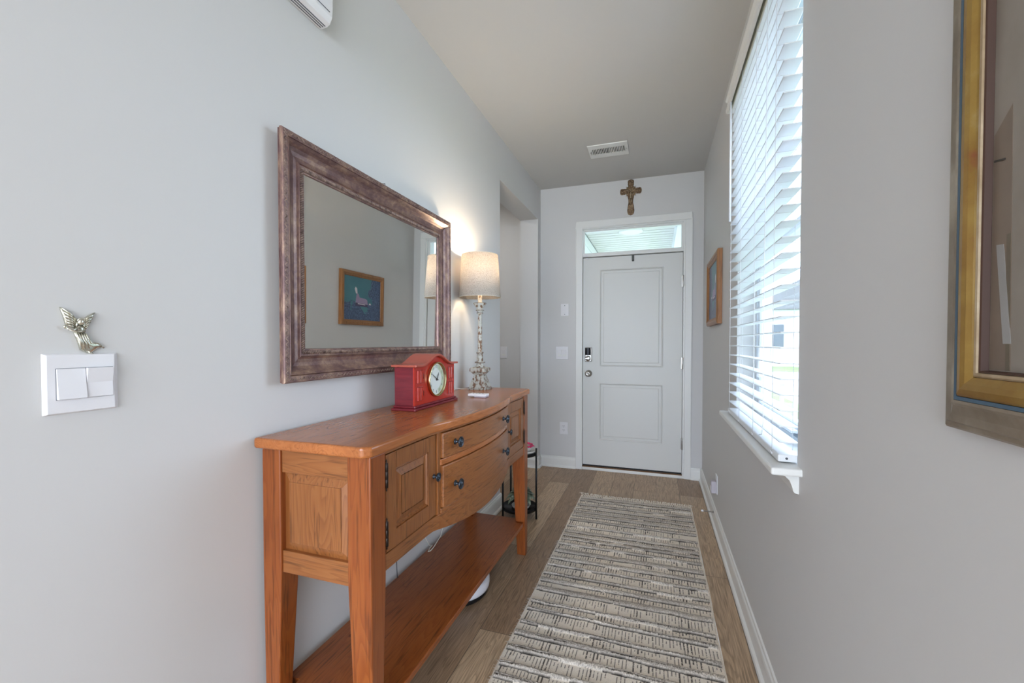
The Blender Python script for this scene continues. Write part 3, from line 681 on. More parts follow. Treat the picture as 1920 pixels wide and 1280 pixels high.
MB().prism(rf, -1.006, -.889, axis=0, smooth=False).build('roof', 'clocktop', CK, .003)
fz = TZ+.113; fr = .074
dial = MB().lathe([(0, .0), (fr-.006, 0)], (cx1+.002, yc, fz), 'x', 48).build('dial', 'paper', CK)
MB().lathe([(fr-.007, .0), (fr-.006, .010), (fr-.001, .0125), (fr, .009), (fr+.001, -.002)], (cx1+.001, yc, fz), 'x', 56).build('bezel', 'brass', CK)
rg = MB(); sg = 48
for (ra, rb, mi) in ((.044, .0655, 0),):
    v = [(cx1+.0026, yc+r*math.cos(2*math.pi*k/sg), fz+r*math.sin(2*math.pi*k/sg)) for r in (ra, rb) for k in range(sg)]
    rg.add(v, [(k, (k+1) % sg, sg+(k+1) % sg, sg+k) for k in range(12, sg-12)] if False else [(k, (k+1) % sg, sg+(k+1) % sg, sg+k) for k in range(sg) if (k >= 38 or k < 10)])
rg.build('dial_print', 'sage', dial)
# arabic numerals 1-12 on the dial
def text_mesh(txt, size, m, parent, mw, ext=.0002):
    c = bpy.data.curves.new('text', 'FONT'); c.body = txt; c.size = size; c.align_x = 'CENTER'; c.align_y = 'CENTER'; c.extrude = ext
    o = bpy.data.objects.new('tmp', c); COL.objects.link(o)
    dg = bpy.context.evaluated_depsgraph_get(); me = bpy.data.meshes.new_from_object(o.evaluated_get(dg)); bpy.data.objects.remove(o)
    me.transform(mw); return me
vs, fs = [], MB()
for h in range(1, 13):
    a = math.pi/2 - h*math.pi/6
    # text plane: local x -> +Y world as seen from +X the right hand is +Y ... viewer looks along -X, right is +Y
    mw = Matrix(((0, 0, 1, cx1+.0030), (1, 0, 0, yc+.054*math.cos(a)), (0, 1, 0, fz+.054*math.sin(a)), (0, 0, 0, 1)))
    me = text_mesh(str(h), .0165, None, None, mw)
    fs.add([tuple(q.co) for q in me.vertices], [tuple(p.vertices) for p in me.polygons])
fs.build('numerals', 'greyink', dial)
mb = MB(); 
for a, l, w in ((R(150), .052, .0022), (R(62), .034, .0032), (R(-20), .018, .002)):
    dy, dz = math.cos(a), math.sin(a)
    mb.tube([(cx1+.0062, yc-dy*.008, fz-dz*.008), (cx1+.0062, yc+dy*l*.6, fz+dz*l*.6), (cx1+.0062, yc+dy*l, fz+dz*l)], [w*.5, w*.6, .0003], 6)
mb.lathe([(.004, .0), (.004, .006), (0, .0065)], (cx1+.002, yc, fz), 'x', 14); mb.build('hands', 'black', CK)
MB().lathe([(.0655, .0105), (.045, .0125), (0, .0140)], (cx1+.001, yc, fz), 'x', 48, caps=False).build('clock_glass', 'glass', CK)
for (ya, yb) in ((cy0+.018, cy0+.062), (cy1-.060, cy1-.016)):
    for (za, zb_) in ((TZ+.036, TZ+.092), (TZ+.106, TZ+.160)):
        ym = (ya+yb)/2
        s = box('shutter_recess', 'clockside', CK, cx1-.001, cx1+.0012, ya, yb, za, zb_)
        box('shutter', 'clockred', CK, cx1, cx1+.0055, ya+.001, ym-.0015, za+.001, zb_-.001, .0018)
        box('shutter', 'clockred', CK, cx1, cx1+.0055, ym+.0015, yb-.001, za+.001, zb_-.001, .0018)
        MB().tube([(cx1+.002, yb+.005, (za+zb_)/2-.010), (cx1+.002, yb+.005, (za+zb_)/2+.010)], .0012, 6).build('shutter_hinge', 'hinge', CK)

# small white remote on the table
RM = thing('remote_control', (-.83, 1.95, TZ), 'small white remote control lying on the console in front of the lamp', 'remote control', rz=0)
MB().hexa([(-.880, 1.918, TZ+.001), (-.800, 1.945, TZ+.001), (-.818, 1.990, TZ+.001), (-.896, 1.962, TZ+.001)], [(-.880, 1.918, TZ+.009), (-.800, 1.945, TZ+.009), (-.818, 1.990, TZ+.009), (-.896, 1.962, TZ+.009)])
MB().box(-.885, -.790, 1.925, 1.975, TZ+.006, TZ+.018).build('remote_body', 'plastic', RM, .003)
MB().box(-.850, -.790, 1.922, 1.972, TZ+.0005, TZ+.006).build('battery_cover', mat('rose_grey_plastic', (.42, .36, .40), .4), RM, .002)
for k in range(4): MB().lathe([(.0035, 0), (.0035, .0015), (0, .0015)], (-.865+k*.017, 1.95, TZ+.0175), seg=10).build('button', 'greyink', RM)

# ------------------------------------------------------------------ robot vacuum
RV = thing('robot_vacuum', (-.935, 1.90, 0), 'round white robot vacuum parked on the floor under the console table', 'robot vacuum')
RC = (-.938, 1.895)
MB().lathe([(0, .006), (.155, .006), (.160, .012), (.160, .028), (.150, .030), (0, .030)], (*RC, 0), seg=56).build('bumper_base', 'black', RV)
MB().lathe([(.158, .030), (.166, .033), (.168, .045), (.168, .066), (.162, .078), (.150, .083), (.146, .083)], (*RC, 0), seg=56).build('side_shell', 'robot', RV)
MB().lathe([(.146, .079), (.143, .0795), (.142, .084), (0, .086)], (*RC, 0), seg=56).build('lid', 'robot', RV)
MB().tube([(RC[0]+.145*math.cos(2*math.pi*k/56), RC[1]+.145*math.sin(2*math.pi*k/56), .0825) for k in range(57)], .0022, 6).build('lid_gap', 'black', RV)
MB().lathe([(.036, .085), (.036, .098), (.030, .101), (0, .101)], (RC[0]-.02, RC[1], 0), seg=28).build('sensor_turret', 'robot', RV)
for s in (-.11, .11): MB().lathe([(.0, -.009), (.022, -.009), (.022, .009), (0, .009)], (RC[0], RC[1]+s, .022), 'y', 16).build('wheel', 'black', RV)

# ------------------------------------------------------------------ plant stand
PS = thing('plant_stand', (-.915, 2.86, 0), 'black metal two-tier round plant stand behind the console table', 'plant stand')
PC = (-.915, 2.862); PRr = .128
for a in (R(222), R(138), R(-8)):
    x, y = PC[0]+PRr*math.cos(a), PC[1]+PRr*math.sin(a)
    MB().tube([(x, y, 0), (x, y, .495)], .0065, 10).build('leg', 'black', PS)
for z in (.060, .445):
    MB().lathe([(0, z), (.120, z), (.120, z-.004), (.1225, z-.004), (.1225, z+.018), (.1205, z+.018), (.1195, z+.004), (0, z+.004)], (*PC, 0), seg=48).build('shelf', 'black', PS)
def plant_leaf(mb, base, az, length, up, width, curl):
    n = 6; L_, Rr = [], []
    d = Vector((math.cos(az), math.sin(az), 0)); s = Vector((-math.sin(az), math.cos(az), 0))
    for i in range(n+1):
        t = i/n; p = Vector(base) + d*length*t*(1-.15*t) + Vector((0, 0, up*t - curl*t*t))
        w = width*math.sin(math.pi*min(1, t*.93+.05))**.8; q = Vector((0, 0, w*.25))
        L_.append((p+s*w+q, p, p-s*w+q))
    k = [c for tri in L_ for c in tri]
    f = [(3*i+j, 3*i+j+1, 3*i+3+j+1, 3*i+3+j) for i in range(n) for j in (0, 1)]
    mb.add(k, f, True); mb.add([c-Vector((0, 0, .0012)) for c in k], [tuple(reversed(q)) for q in f], True)
PT = thing('potted_plant', (-.90, 2.86, .065), 'small variegated leafy plant in a grey pot on the lower shelf of the plant stand', 'potted plant')
pc = (-.905, 2.862)
MB().lathe([(0, .064), (.050, .064), (.060, .068), (.066, .082), (.064, .084), (.056, .074), (0, .073)], (*pc, 0), seg=32).build('saucer', 'potwhite', PT)
MB().lathe([(0, .076), (.034, .076), (.046, .155), (.047, .165), (.044, .165), (.041, .150), (0, .150)], (*pc, 0), seg=32).build('pot', 'potgrey', PT)
MB().lathe([(0, .157), (.0405, .156)], (*pc, 0), seg=24).build('soil', 'soil', PT)
for i in range(46):
    mb = MB(); az = i*2.39996; ring = i/46
    mb_len = .060+.075*ring+random.uniform(-.01, .01)
    plant_leaf(mb, (pc[0]+.010*math.cos(az), pc[1]+.010*math.sin(az), .155), az, mb_len, .075-.045*ring, .019+.004*random.random(), .03+.055*ring)
    mb.build('leaf', 'leaf', PT)
PF = thing('flowering_plant', (-.90, 2.86, .45), 'pink flowering plant in a small white pot on the upper shelf of the plant stand', 'potted plant')
pu = (-.885, 2.862)
MB().lathe([(0, .450), (.065, .450), (.085, .462), (.088, .474), (.084, .475), (.075, .463), (0, .461)], (*pu, 0), seg=36).build('saucer', 'potwhite', PF)
MB().lathe([(0, .4635), (.050, .4635), (.066, .500), (.062, .502), (.055, .495), (0, .494)], (*pu, 0), seg=32).build('pot', 'potwhite', PF)
for i in range(14):
    mb = MB(); a = i*2.4; r = .062 if i < 8 else .03
    c = (pu[0]+r*math.cos(a), pu[1]+r*math.sin(a), .505+(.0 if i < 8 else .015))
    for k in range(5):
        b = a+2*math.pi*k/5; mb.ell((c[0]+.009*math.cos(b), c[1]+.009*math.sin(b), c[2]), (.010, .007, .004), Matrix.Rotation(b, 3, 'Z') @ Matrix.Rotation(.35, 3, 'Y'), 8, 4)
    mb.build('flower', 'pink', PF)

# ------------------------------------------------------------------ runner rug
RG = thing('runner_rug', (-.157, 2.2, 0), 'long cream and charcoal woven runner rug with raised stripes and fringed end', 'rug')
def rug():
    nx, ny = 300, 1000
    x0, x1, y0, y1 = -.570, .250, .55, 3.415
    rs = np.random.RandomState(3)
    X = np.linspace(x0, x1, nx); Yv = np.linspace(y0, y1, ny)
    gx, gy = np.meshgrid(X, Yv)
    def sm(n, k):   # smooth 1-D noise
        a = rs.rand(n+8); t = np.linspace(0, n, 2000); i = t.astype(int); f = t-i; f = f*f*(3-2*f)
        return a[i]*(1-f)+a[i+1]*f
    u = (gx-x0)/(x1-x0)
    def n1(freq, seed):
        r = np.random.RandomState(seed); a = r.rand(int(freq)+3)*2-1
        t = u*freq; i = t.astype(int); f = t-i; f = f*f*(3-2*f); return a[i]*(1-f)+a[i+1]*f
    cream = np.array([.88, .80, .70]); grey = np.array([.38, .34, .30]); dk = np.array([.045, .040, .038])
    C = np.ones((ny, nx, 3))*cream; Hh = np.full((ny, nx), .006)
    fine = rs.rand(ny, nx)
    # knit texture
    kn = .5+.5*np.sin(gx*2*np.pi/.0085)*np.sin(gy*2*np.pi/.007); C *= (.88+.17*kn)[..., None]; Hh += .0007*kn
    y = y1-.012; band = 0
    cells = .0135
    while y > y0+.02:
        h = rs.uniform(.024, .078)*(1 if rs.rand() < .6 else .6) if band % 2 == 0 else rs.uniform(.020, .044)
        lo = y-h + .004*n1(9, 100+band); hi = y + .004*n1(9, 99+band)
        ins = (gy > lo) & (gy <= hi)
        if band % 2 == 0:      # flat woven band with dark warp dashes
            ci = np.floor(u*(x1-x0)/cells+rs.rand()).astype(int); jit = rs.rand(ci.max()+2)
            ph = (gx-x0)/cells; ph = ph-np.floor(ph)
            d = np.abs(ph-.5)*cells
            ln = jit[ci]                       # how long this dash is
            rel = (hi-gy)/np.maximum(hi-lo, 1e-4)
            patchy = n1(4, 500+band) > -.78
            wd = np.random.RandomState(band).rand(ci.max()+2)[ci]
            dash = ins & (d < .0011+.0011*wd) & (rel < .30+.85*ln) & (rel > .25*(1-wd)-.05) & (ln > .06) & patchy & (fine < .90)
            C[dash] = dk*1.6+.08*fine[dash][:, None]*cream; Hh[dash] -= .0022
        else:                  # raised shaggy band, grey in patches
            mask = (n1(3, 700+band)*.5+.5)
            rough = rs.rand(ny, nx)
            rel = np.clip((gy-lo)/np.maximum(hi-lo, 1e-4), 0, 1); dome = np.sqrt(np.clip(4*rel*(1-rel), 0, 1))
            Hh = np.where(ins, .0065+.0085*dome+.0042*(rough-.5), Hh)
            sh = (cream*(1-.45-.45*mask[..., None])+grey*(.45+.45*mask)[..., None])*(.55+.75*rough[..., None])
            C = np.where(ins[..., None], sh, C)
            # dark wavy weft thread on the near edge
            thr = (np.abs(gy-lo) < .0024+.0012*n1(30, 900+band)) & (n1(7, 1200+band) > -.55)
            C[thr] = dk+.1*fine[thr][:, None]*cream; Hh[thr] = .0055
            if rs.rand() < .7:
                mid = (lo+hi)/2+.004*n1(12, 1500+band)
                thr = (np.abs(gy-mid) < .0018) & (n1(5, 1800+band) > 0.0); C[thr] = dk*1.4; Hh[thr] -= .003
        y -= h; band += 1
    # plain bound edges
    e = (u < .012) | (u > .988); C[e] = cream*(.9+.2*fine[e][:, None]); Hh[e] = .006
    ed = (u < .004) | (u > .996); Hh[ed] = .0015
    Hh[:2] = .0015; Hh[-2:] = .0015
    # edges wander slightly
    gx = gx + (u-.5)*2*.003*np.sin(gy*9)
    co = np.stack([gx+.157, gy-2.2, Hh], -1).reshape(-1, 3)
    # closed underside
    bot = np.array([[x0+.157, y0-2.2, .0005], [x1+.157, y0-2.2, .0005], [x1+.157, y1-2.2, .0005], [x0+.157, y1-2.2, .0005]])
    co = np.concatenate([co, bot])
    i = np.arange(nx-1)[None, :]+np.arange(ny-1)[:, None]*nx
    q = np.stack([i, i+1, i+nx+1, i+nx], -1).reshape(-1, 4)
    b = nx*ny; q = np.concatenate([q, [[b+3, b+2, b+1, b]]])
    me = bpy.data.meshes.new('woven_field'); me.vertices.add(len(co)); me.vertices.foreach_set('co', co.astype(np.float32).ravel())
    me.loops.add(q.size); me.loops.foreach_set('vertex_index', q.astype(np.int32).ravel())
    me.polygons.add(len(q)); me.polygons.foreach_set('loop_start', np.arange(0, q.size, 4, dtype=np.int32)); me.polygons.foreach_set('use_smooth', np.ones(len(q), bool))
    me.update(calc_edges=True); me.validate()
    ca = me.color_attributes.new('weave', 'FLOAT_COLOR', 'POINT')
    cc = np.ones((len(co), 4), np.float32); cc[:nx*ny, :3] = C.reshape(-1, 3); ca.data.foreach_set('color', cc.ravel())
    m = mat('woven_wool', rough=.95, spec=.1); at = N(m, 'ShaderNodeAttribute', attribute_name='weave')
    nn = noise(m, coords(m), 420, 2)
    L(m, mix(m, .6, at.outputs['Color'], ramp(m, nn, [(.3, (.75, .75, .75)), (.7, (1.2, 1.2, 1.2))]), 'MULTIPLY'), B(m).inputs['Base Color']); bump(m, nn, .6, .0015)
    me.materials.append(m); o = bpy.data.objects.new('woven_field', me); COL.objects.link(o); o.parent = RG
    fr = MB()
    for k in range(62):
        x = x0+.006+(x1-x0-.012)*k/61
        for s in range(2):
            dx, dy = rs.uniform(-.018, .018), rs.uniform(.014, .034)
            if k < 5: dx -= .02; dy += .012
            fr.tube([(x, y1-.004, .005), (x+dx*.3, y1+dy*.35, .008+.004*rs.rand()), (x+dx*.2, y1+dy*.7, .006+.005*rs.rand()), (x+dx, y1+dy, .003)], [.0026, .0030, .0034, .0018], 5)
    fr.build('fringe', mat('cream_fringe', (.82, .74, .65), .95), RG)
    sf = MB()
    for k in range(150):
        yy_ = y0+.02+(y1-y0-.03)*rs.rand(); sf.tube([(x0+.002, yy_, .004), (x0-.004-.010*rs.rand(), yy_+rs.uniform(-.006, .006), .0025)], [.0009, .0004], 4)
    sf.build('side_wisps', mat('cream_wisp', (.50, .45, .39), .95), RG)
rug()

# ------------------------------------------------------------------ oak picture on the right wall
OP = thing('framed_picture', (RX, 3.25, H+.352), 'small oak framed aerial farm picture on the right wall beyond the window', 'picture')
oy0, oy1, oz0, oz1 = 2.955, 3.550, H+.1175, H+.588
frame_mb([(0, 0), (0, .024), (.004, .029), (.018, .032), (.026, .031), (.030, .026), (.036, .026), (.044, .021), (.046, .017), (.046, 0)], oy0, oy1, oz0, oz1, RX-.001, -1).build('frame', 'oak', OP)
def art():
    m = mat('teal_farm_print', rough=.35)
    v = coords(m)      # object origin = picture centre (y -.3..+.3, z -.23..+.23)
    sp = N(m, 'ShaderNodeSeparateXYZ'); L(m, v, sp.inputs[0])
    wob = noise(m, v, 9, 4)
    fol = noise(m, v, 70, 5, .7)
    base = ramp(m, noise(m, v, 4, 2), [(.3, (.045, .17, .22)), (.7, (.07, .23, .27))])
    trees = ramp(m, fol, [(.35, (.028, .045, .10)), (.55, (.07, .12, .24)), (.7, (.16, .26, .36))])
    # tree area: lower part and right part (right part = larger y is left as seen in the room, mirrored in the glass)
    a = N(m, 'ShaderNodeMath', operation='MULTIPLY_ADD'); L(m, wob, a.inputs[0]); a.inputs[1].default_value = .34; a.inputs[2].default_value = -.15
    lo = N(m, 'ShaderNodeMath', operation='LESS_THAN'); ad = N(m, 'ShaderNodeMath', operation='ADD'); L(m, sp.outputs[2], ad.inputs[0]); L(m, a.outputs[0], ad.inputs[1]); L(m, ad.outputs[0], lo.inputs[0]); lo.inputs[1].default_value = -.055
    ri = N(m, 'ShaderNodeMath', operation='GREATER_THAN'); ad2 = N(m, 'ShaderNodeMath', operation='ADD'); L(m, sp.outputs[1], ad2.inputs[0]); L(m, a.outputs[0], ad2.inputs[1]); L(m, ad2.outputs[0], ri.inputs[0]); ri.inputs[1].default_value = .125
    mx = N(m, 'ShaderNodeMath', operation='MAXIMUM'); L(m, lo.outputs[0], mx.inputs[0]); L(m, ri.outputs[0], mx.inputs[1])
    L(m, mix(m, mx.outputs[0], base, trees), B(m).inputs['Base Color']); return m
oc = wloc(OP)
pp = box('print', art(), OP, RX-.016, RX-.003, oy0+.044, oy1-.044, oz0+.044, oz1-.044)
def flat(name, m, pts, x, parent):   # thin painted shape on a picture facing -X
    return MB().prism([(oc.y+a, oc.z-.0+b) for a, b in pts], x-.0006, x, axis=0).build(name, m, parent)
lil = mat('lilac_roof_print', (.34, .27, .42), .4); wht = mat('pale_wall_print', (.66, .62, .66), .4); ink = mat('dark_print', (.07, .05, .12), .4)
flat('barn_roof', lil, [(-.10, -.035), (.07, -.045), (.06, -.002), (.03, .008), (-.045, .012), (-.06, .045), (-.085, .045), (-.095, .0)], RX-.016, pp)
flat('barn_wall', ink, [(-.10, -.062), (.065, -.068), (.068, -.045), (-.10, -.035)], RX-.016, pp)
flat('barn_porch', wht, [(-.07, -.047), (.03, -.052), (.03, -.045), (-.07, -.040)], RX-.0166, pp)
flat('silo', wht, [(-.095, .045), (-.075, .045), (-.08, .09), (-.10, .105), (-.112, .085)], RX-.016, pp)
flat('shed', wht, [(.085, -.045), (.115, -.045), (.11, -.03), (.09, -.03)], RX-.016, pp)

# ------------------------------------------------------------------ big gilt picture, nearest on the right
GP = thing('framed_painting', (RX, .36, H+.4), 'large gilt and champagne framed painting cut off at the right edge of the view', 'painting')
gy0, gy1, gz0, gz1 = -.06, .733, H-.113, H+.95
frame_mb([(0, 0), (0, .012), (.003, .015), (.008, .0155), (.010, .0175), (.020, .018), (.032, .0225), (.036, .0265), (.040, .0265), (.040, 0)], gy0, gy1, gz0, gz1, RX-.001, -1).build('outer_moulding', 'silver', GP)
frame_mb([(.0405, .010), (.0405, .0262), (.045, .0262), (.045, .010)], gy0, gy1, gz0, gz1, RX-.001, -1).build('painted_line', 'blueline', GP)
frame_mb([(.0455, .008), (.0455, .0255), (.048, .0275), (.055, .0285), (.062, .0275), (.068, .0245), (.0705, .0235), (.0705, .008)], gy0, gy1, gz0, gz1, RX-.001, -1).build('gilt_moulding', 'gold', GP)
frame_mb([(.071, .008), (.071, .0235), (.073, .025), (.076, .0245), (.0765, .022), (.0765, .008)], gy0, gy1, gz0, gz1, RX-.001, -1).build('inner_lip', 'tanlip', GP)
frame_mb([(.077, .007), (.077, .0225), (.0785, .0215), (.0795, .0145), (.0795, .007)], gy0, gy1, gz0, gz1, RX-.001, -1).build('shadow_lip', 'brownlip', GP)
can = mottled('taupe_canvas', [(.3, (.19, .155, .125)), (.55, (.25, .215, .18)), (.75, (.29, .25, .215))], 5, .35, 0, (1, 1.5, 1))
cv = box('canvas', can, GP, RX-.0155, RX-.004, gy0+.0797, gy1-.0797, gz0+.0797, gz1-.0797)
gc = lambda pts, m, nm, d=0: MB().prism([(y, H+z) for y, z in pts], RX-.0158-d, RX-.0154-d, axis=0).build(nm, m, cv)
c1 = mottled('brown_panel_paint', [(.3, (.15, .11, .08)), (.7, (.20, .15, .115))], 7, .35); c2 = mottled('pale_band_paint', [(.3, (.26, .25, .24)), (.7, (.34, .33, .315))], 9, .35)
gc([(.652, -.032), (.621, -.032), (.6255, .262), (.652, .238)], c1, 'painted_doorway')
gc([(.632, -.002), (.6205, -.002), (.634, .110), (.645, .111)], c2, 'painted_post', .0004)
gc([(.628, -.032), (.622, -.032), (.624, .12), (.630, .12)], mottled('ochre_shadow_paint', [(.3, (.11, .085, .055)), (.7, (.15, .12, .08))], 9, .35), 'painted_beam', .0003)
gc([(.651, .207), (.634, .204), (.634, .206), (.651, .2095)], mat('ink_stroke', (.03, .025, .02), .5), 'painted_stroke', .0006)

# ------------------------------------------------------------------ cross over the door
CR = thing('wall_cross', (-.238, EY, H+1.35), 'ornate bronze crucifix hanging on the wall above the entrance door', 'crucifix')
cxx, czz, cyy = -.238, H+1.392, EY
def arm_outline():
    out = []
    def lobe(L_, w, wl, a):   # one arm pointing along angle a, returned as points
        pts = [(.0, w), (.35*L_, w*.92), (.48*L_, w*.86), (.56*L_, w*1.05), (.70*L_, wl), (.80*L_, wl*1.1), (.90*L_, wl*.98), (.965*L_, wl*.70), (L_, .0)]
        pts = pts + [(p, -q) for p, q in pts[-2::-1]]
        return pts
    for L_, w, wl, a in ((.097, .026, .026, 0), (.107, .026, .026, math.pi/2), (.097, .026, .026, math.pi), (.222, .0235, .029, -math.pi/2)):
        pts = lobe(L_, w, wl, a)[::-1]
        start = .032/L_
        for p, q in pts:
            if p < .026: continue
            out.append((p*math.cos(a)-q*math.sin(a), p*math.sin(a)+q*math.cos(a)))
    return out
ao = arm_outline()
MB().prism([(cxx+p, czz+q) for p, q in ao], cyy-.011, cyy-.001, axis=1).build('cross_body', 'bronzefig', CR, .003)
sc_ = .80
MB().prism([(cxx+p*.80, czz+q*.84) for p, q in ao], cyy-.0145, cyy-.011, axis=1).build('inner_cross', 'bronzefig', CR, .002)
mb = MB()
for a in (45, 135, 225, 315):
    for da in (-14, 0, 14):
        l = .062 if da == 0 else .050
        mb.tube([(cxx+.016*math.cos(R(a+da)), cyy-.013, czz+.016*math.sin(R(a+da))), (cxx+l*math.cos(R(a+da)), cyy-.010, czz+l*math.sin(R(a+da)))], [.0028, .0018], 6)
star = []
for k in range(16):
    a = 2*math.pi*k/16; q = .056 if k % 4 == 2 else (.036 if k % 2 == 0 else .040)
    star.append((cxx+q*math.cos(a), czz+q*math.sin(a)))
MB().prism(star, cyy-.0095, cyy-.001, axis=1).build('sunburst_plate', 'bronzefig', CR, .001)
mb.build('sunburst', mat('bright_bronze', (.50, .40, .24), .3, .9), CR)
mb = MB()
for (s, x) in ((1, 1), (-1, -1)): mb.tube([(cxx, cyy-.018, czz-.012), (cxx+s*.032, cyy-.019, czz+.004), (cxx+s*.062, cyy-.017, czz+.016)], [.0045, .0038, .0028], 7)
mb.ell((cxx, cyy-.019, czz+.006), (.0085, .008, .011)); mb.ell((cxx, cyy-.018, czz-.028), (.0105, .007, .024), None, 10, 8)
mb.ell((cxx, cyy-.018, czz-.058), (.012, .007, .014)); 
for s in (-1, 1): mb.tube([(cxx+s*.005, cyy-.018, czz-.062), (cxx+s*.007, cyy-.021, czz-.088), (cxx+s*.002, cyy-.018, czz-.125)], [.0058, .0048, .003], 7)
mb.build('figure', mat('pale_bronze', (.40, .30, .20), .35, .8), CR)
mb = MB()
for (lx, lz) in ((.078, 0), (-.078, 0), (0, .088), (0, -.190)):
    for k in range(8):
        a = 2*math.pi*k/8; mb.ell((cxx+lx+.015*math.cos(a), cyy-.014, czz+lz+.015*math.sin(a)), (.0035, .003, .0035), None, 6, 4)
for z in np.arange(-.045, -.165, -.011):
    for s in (-1, 1): mb.ell((cxx+s*.0165, cyy-.013, czz+z), (.0030, .003, .0040), None, 6, 4)
mb.build('scrollwork', 'bronzefig', CR)

# ------------------------------------------------------------------ silver angel above the near switch
AG = thing('angel_figurine', (LX, .535, H-.02), 'silver winged angel ornament on the left wall resting on top of the switch plate', 'figurine')
def ag(u, v):      # ornament plan: local units of 1/4 pixel from its reference sheet, converted to metres on the wall
    return (.504 + (u-455)*.000217 + 0*v, H + .068 - (v-298)*.000268)
def relief(pts, h, rings=5, lift=.003):
    P2 = [ag(*p) for p in pts]; cy_, cz_ = sum(p[0] for p in P2)/len(P2), sum(p[1] for p in P2)/len(P2)
    v = []; n = len(P2)
    for i in range(rings+1):
        t = i/rings; k = 1-t; z = LX+lift + h*math.sqrt(max(0, 1-k*k))
        for (a, b) in P2: v.append((z, cy_+(a-cy_)*max(k, .02), cz_+(b-cz_)*max(k, .02)))
    f = [(i*n+j, i*n+(j+1) % n, (i+1)*n+(j+1) % n, (i+1)*n+j) for i in range(rings) for j in range(n)] + [tuple(range(rings*n, rings*n+n))]
    mb = MB().add(v, f, True); base = [(LX+.0005, a, b) for a, b in P2]
    mb.add(v[:n]+base, [(j, n+j, n+(j+1) % n, (j+1) % n) for j in range(n)] + [tuple(range(2*n-1, n-1, -1))], False)
    return mb
def wing(root, tips, r=4.2):
    mb = MB()
    for k, tp in enumerate(tips):
        a, b = ag(*root[k]), ag(*tp); m_ = ((a[0]*.55+b[0]*.45), (a[1]*.5+b[1]*.5)+.0012)
        mb.tube([(LX+.006, *a), (LX+.0075, *m_), (LX+.0045, *b)], [.0016, .0019, .0006], 6)
    return mb
w1 = relief([(455, 298), (462, 330), (478, 372), (488, 415), (505, 440), (545, 448), (562, 425), (566, 388), (545, 352), (505, 320)], .003)
t1 = wing([(560, 392), (558, 402), (556, 412), (552, 422), (548, 432), (544, 442)], [(457, 300), (466, 328), (474, 356), (482, 384), (490, 408), (500, 432)]); w1.add(t1.v, t1.f, True)
w1.build('wing', 'pewterfig', AG)
w2 = relief([(703, 325), (660, 345), (625, 372), (608, 400), (610, 440), (628, 470), (648, 440), (672, 400), (692, 362)], .003)
t2 = wing([(612, 400), (613, 412), (615, 425), (618, 438), (622, 450)], [(702, 327), (692, 352), (682, 376), (668, 402), (650, 432)]); w2.add(t2.v, t2.f, True)
w2.build('wing', 'pewterfig', AG)
gn = relief([(545, 478), (580, 468), (628, 478), (648, 518), (680, 552), (738, 558), (766, 592), (720, 604), (690, 628), (665, 645), (590, 612), (580, 572), (562, 520)], .006)
for a, b, c in (((556, 482), (585, 550), (592, 606)), ((572, 482), (600, 560), (625, 622)), ((590, 482), (622, 565), (665, 625)), ((606, 482), (645, 572), (700, 604)), ((622, 486), (660, 560), (740, 575))):
    p = [ag(*q) for q in (a, b, c)]; gn.tube([(LX+.007, *p[0]), (LX+.0088, *p[1]), (LX+.005, *p[2])], [.0016, .0020, .0014], 6)
for c, d in (((650, 625), (685, 646)), ((735, 575), (768, 598))):
    p = [ag(*q) for q in (c, d)]; gn.tube([(LX+.004, *p[0]), (LX+.004, *p[1])], [.0026, .0016], 7)
gn.build('gown', 'pewterfig', AG)
bd = relief([(560, 425), (610, 425), (628, 455), (622, 485), (560, 485), (548, 460)], .007)
for pts in (((615, 470), (570, 475), (500, 462)), ((560, 450), (530, 466), (485, 452))):
    p = [ag(*q) for q in pts]; bd.tube([(LX+.009, *q) for q in p], [.0024, .0022, .0016], 7)
p = ag(480, 440); bd.ell((LX+.007, p[0], p[1]), (.003, .0035, .004)); bd.build('body', 'pewterfig', AG)
p = ag(587, 402); hd = MB().ell((LX+.008, p[0], p[1]), (.0055, .0055, .0068), None, 14, 9)
hd.ell((LX+.0135, p[0]-.0002, p[1]-.001), (.0012, .0008, .0012), None, 6, 4)
hd.build('head', 'pewterfig', AG)
hr = MB()
for k in range(11):
    a = R(20+k*14); hr.ell((LX+.0085, p[0]+.0052*math.cos(a), p[1]+.0008+.0060*math.sin(a)), (.0038, .0018, .0020), None, 6, 4)
for s in (-1, 1): hr.tube([(LX+.008, p[0]+s*.005, p[1]), (LX+.007, p[0]+s*.0065, p[1]-.008), (LX+.006, p[0]+s*.0045, p[1]-.013)], [.0018, .0017, .001], 6)
hr.build('hair', 'pewterfig', AG)

# ------------------------------------------------------------------ outside: porch, lawn, street
M['siding'] = mat('white_siding', (.78, .80, .82), .5)
M['beadboard'] = mat('white_beadboard', (.70, .68, .66), .5)
GZ = -.25
m = mottled('lawn_grass', [(.3, (.10, .17, .05)), (.7, (.20, .29, .10))], 3, .9); v = N(m, 'ShaderNodeTexNoise')
structure(MB().box(-30, 60, -20, 90, GZ-.1, GZ).build('lawn', m))
structure(MB().box(-3, 1.9, 4.5, 8.6, GZ, -.10).build('porch_floor', mat('porch_concrete', (.22, .21, .20), .8)))
structure(MB().box(-30, 60, 17, 24, GZ, GZ+.02).build('street', mat('asphalt', (.28, .28, .29), .9)))
structure(MB().box(3.2, 6.4, -8, 17, GZ, GZ+.03).build('driveway', mat('driveway_concrete', (.55, .55, .53), .8)))
PCZ = H+1.46
mb = MB()
for k in range(34):
    y = 4.29+.135*k; mb.box(-.93, .20, y, y+.112, PCZ, PCZ+.030).box(-.93, .20, y+.112, y+.135, PCZ+.026, PCZ+.034)
structure(mb.build('porch_ceiling', 'beadboard'))
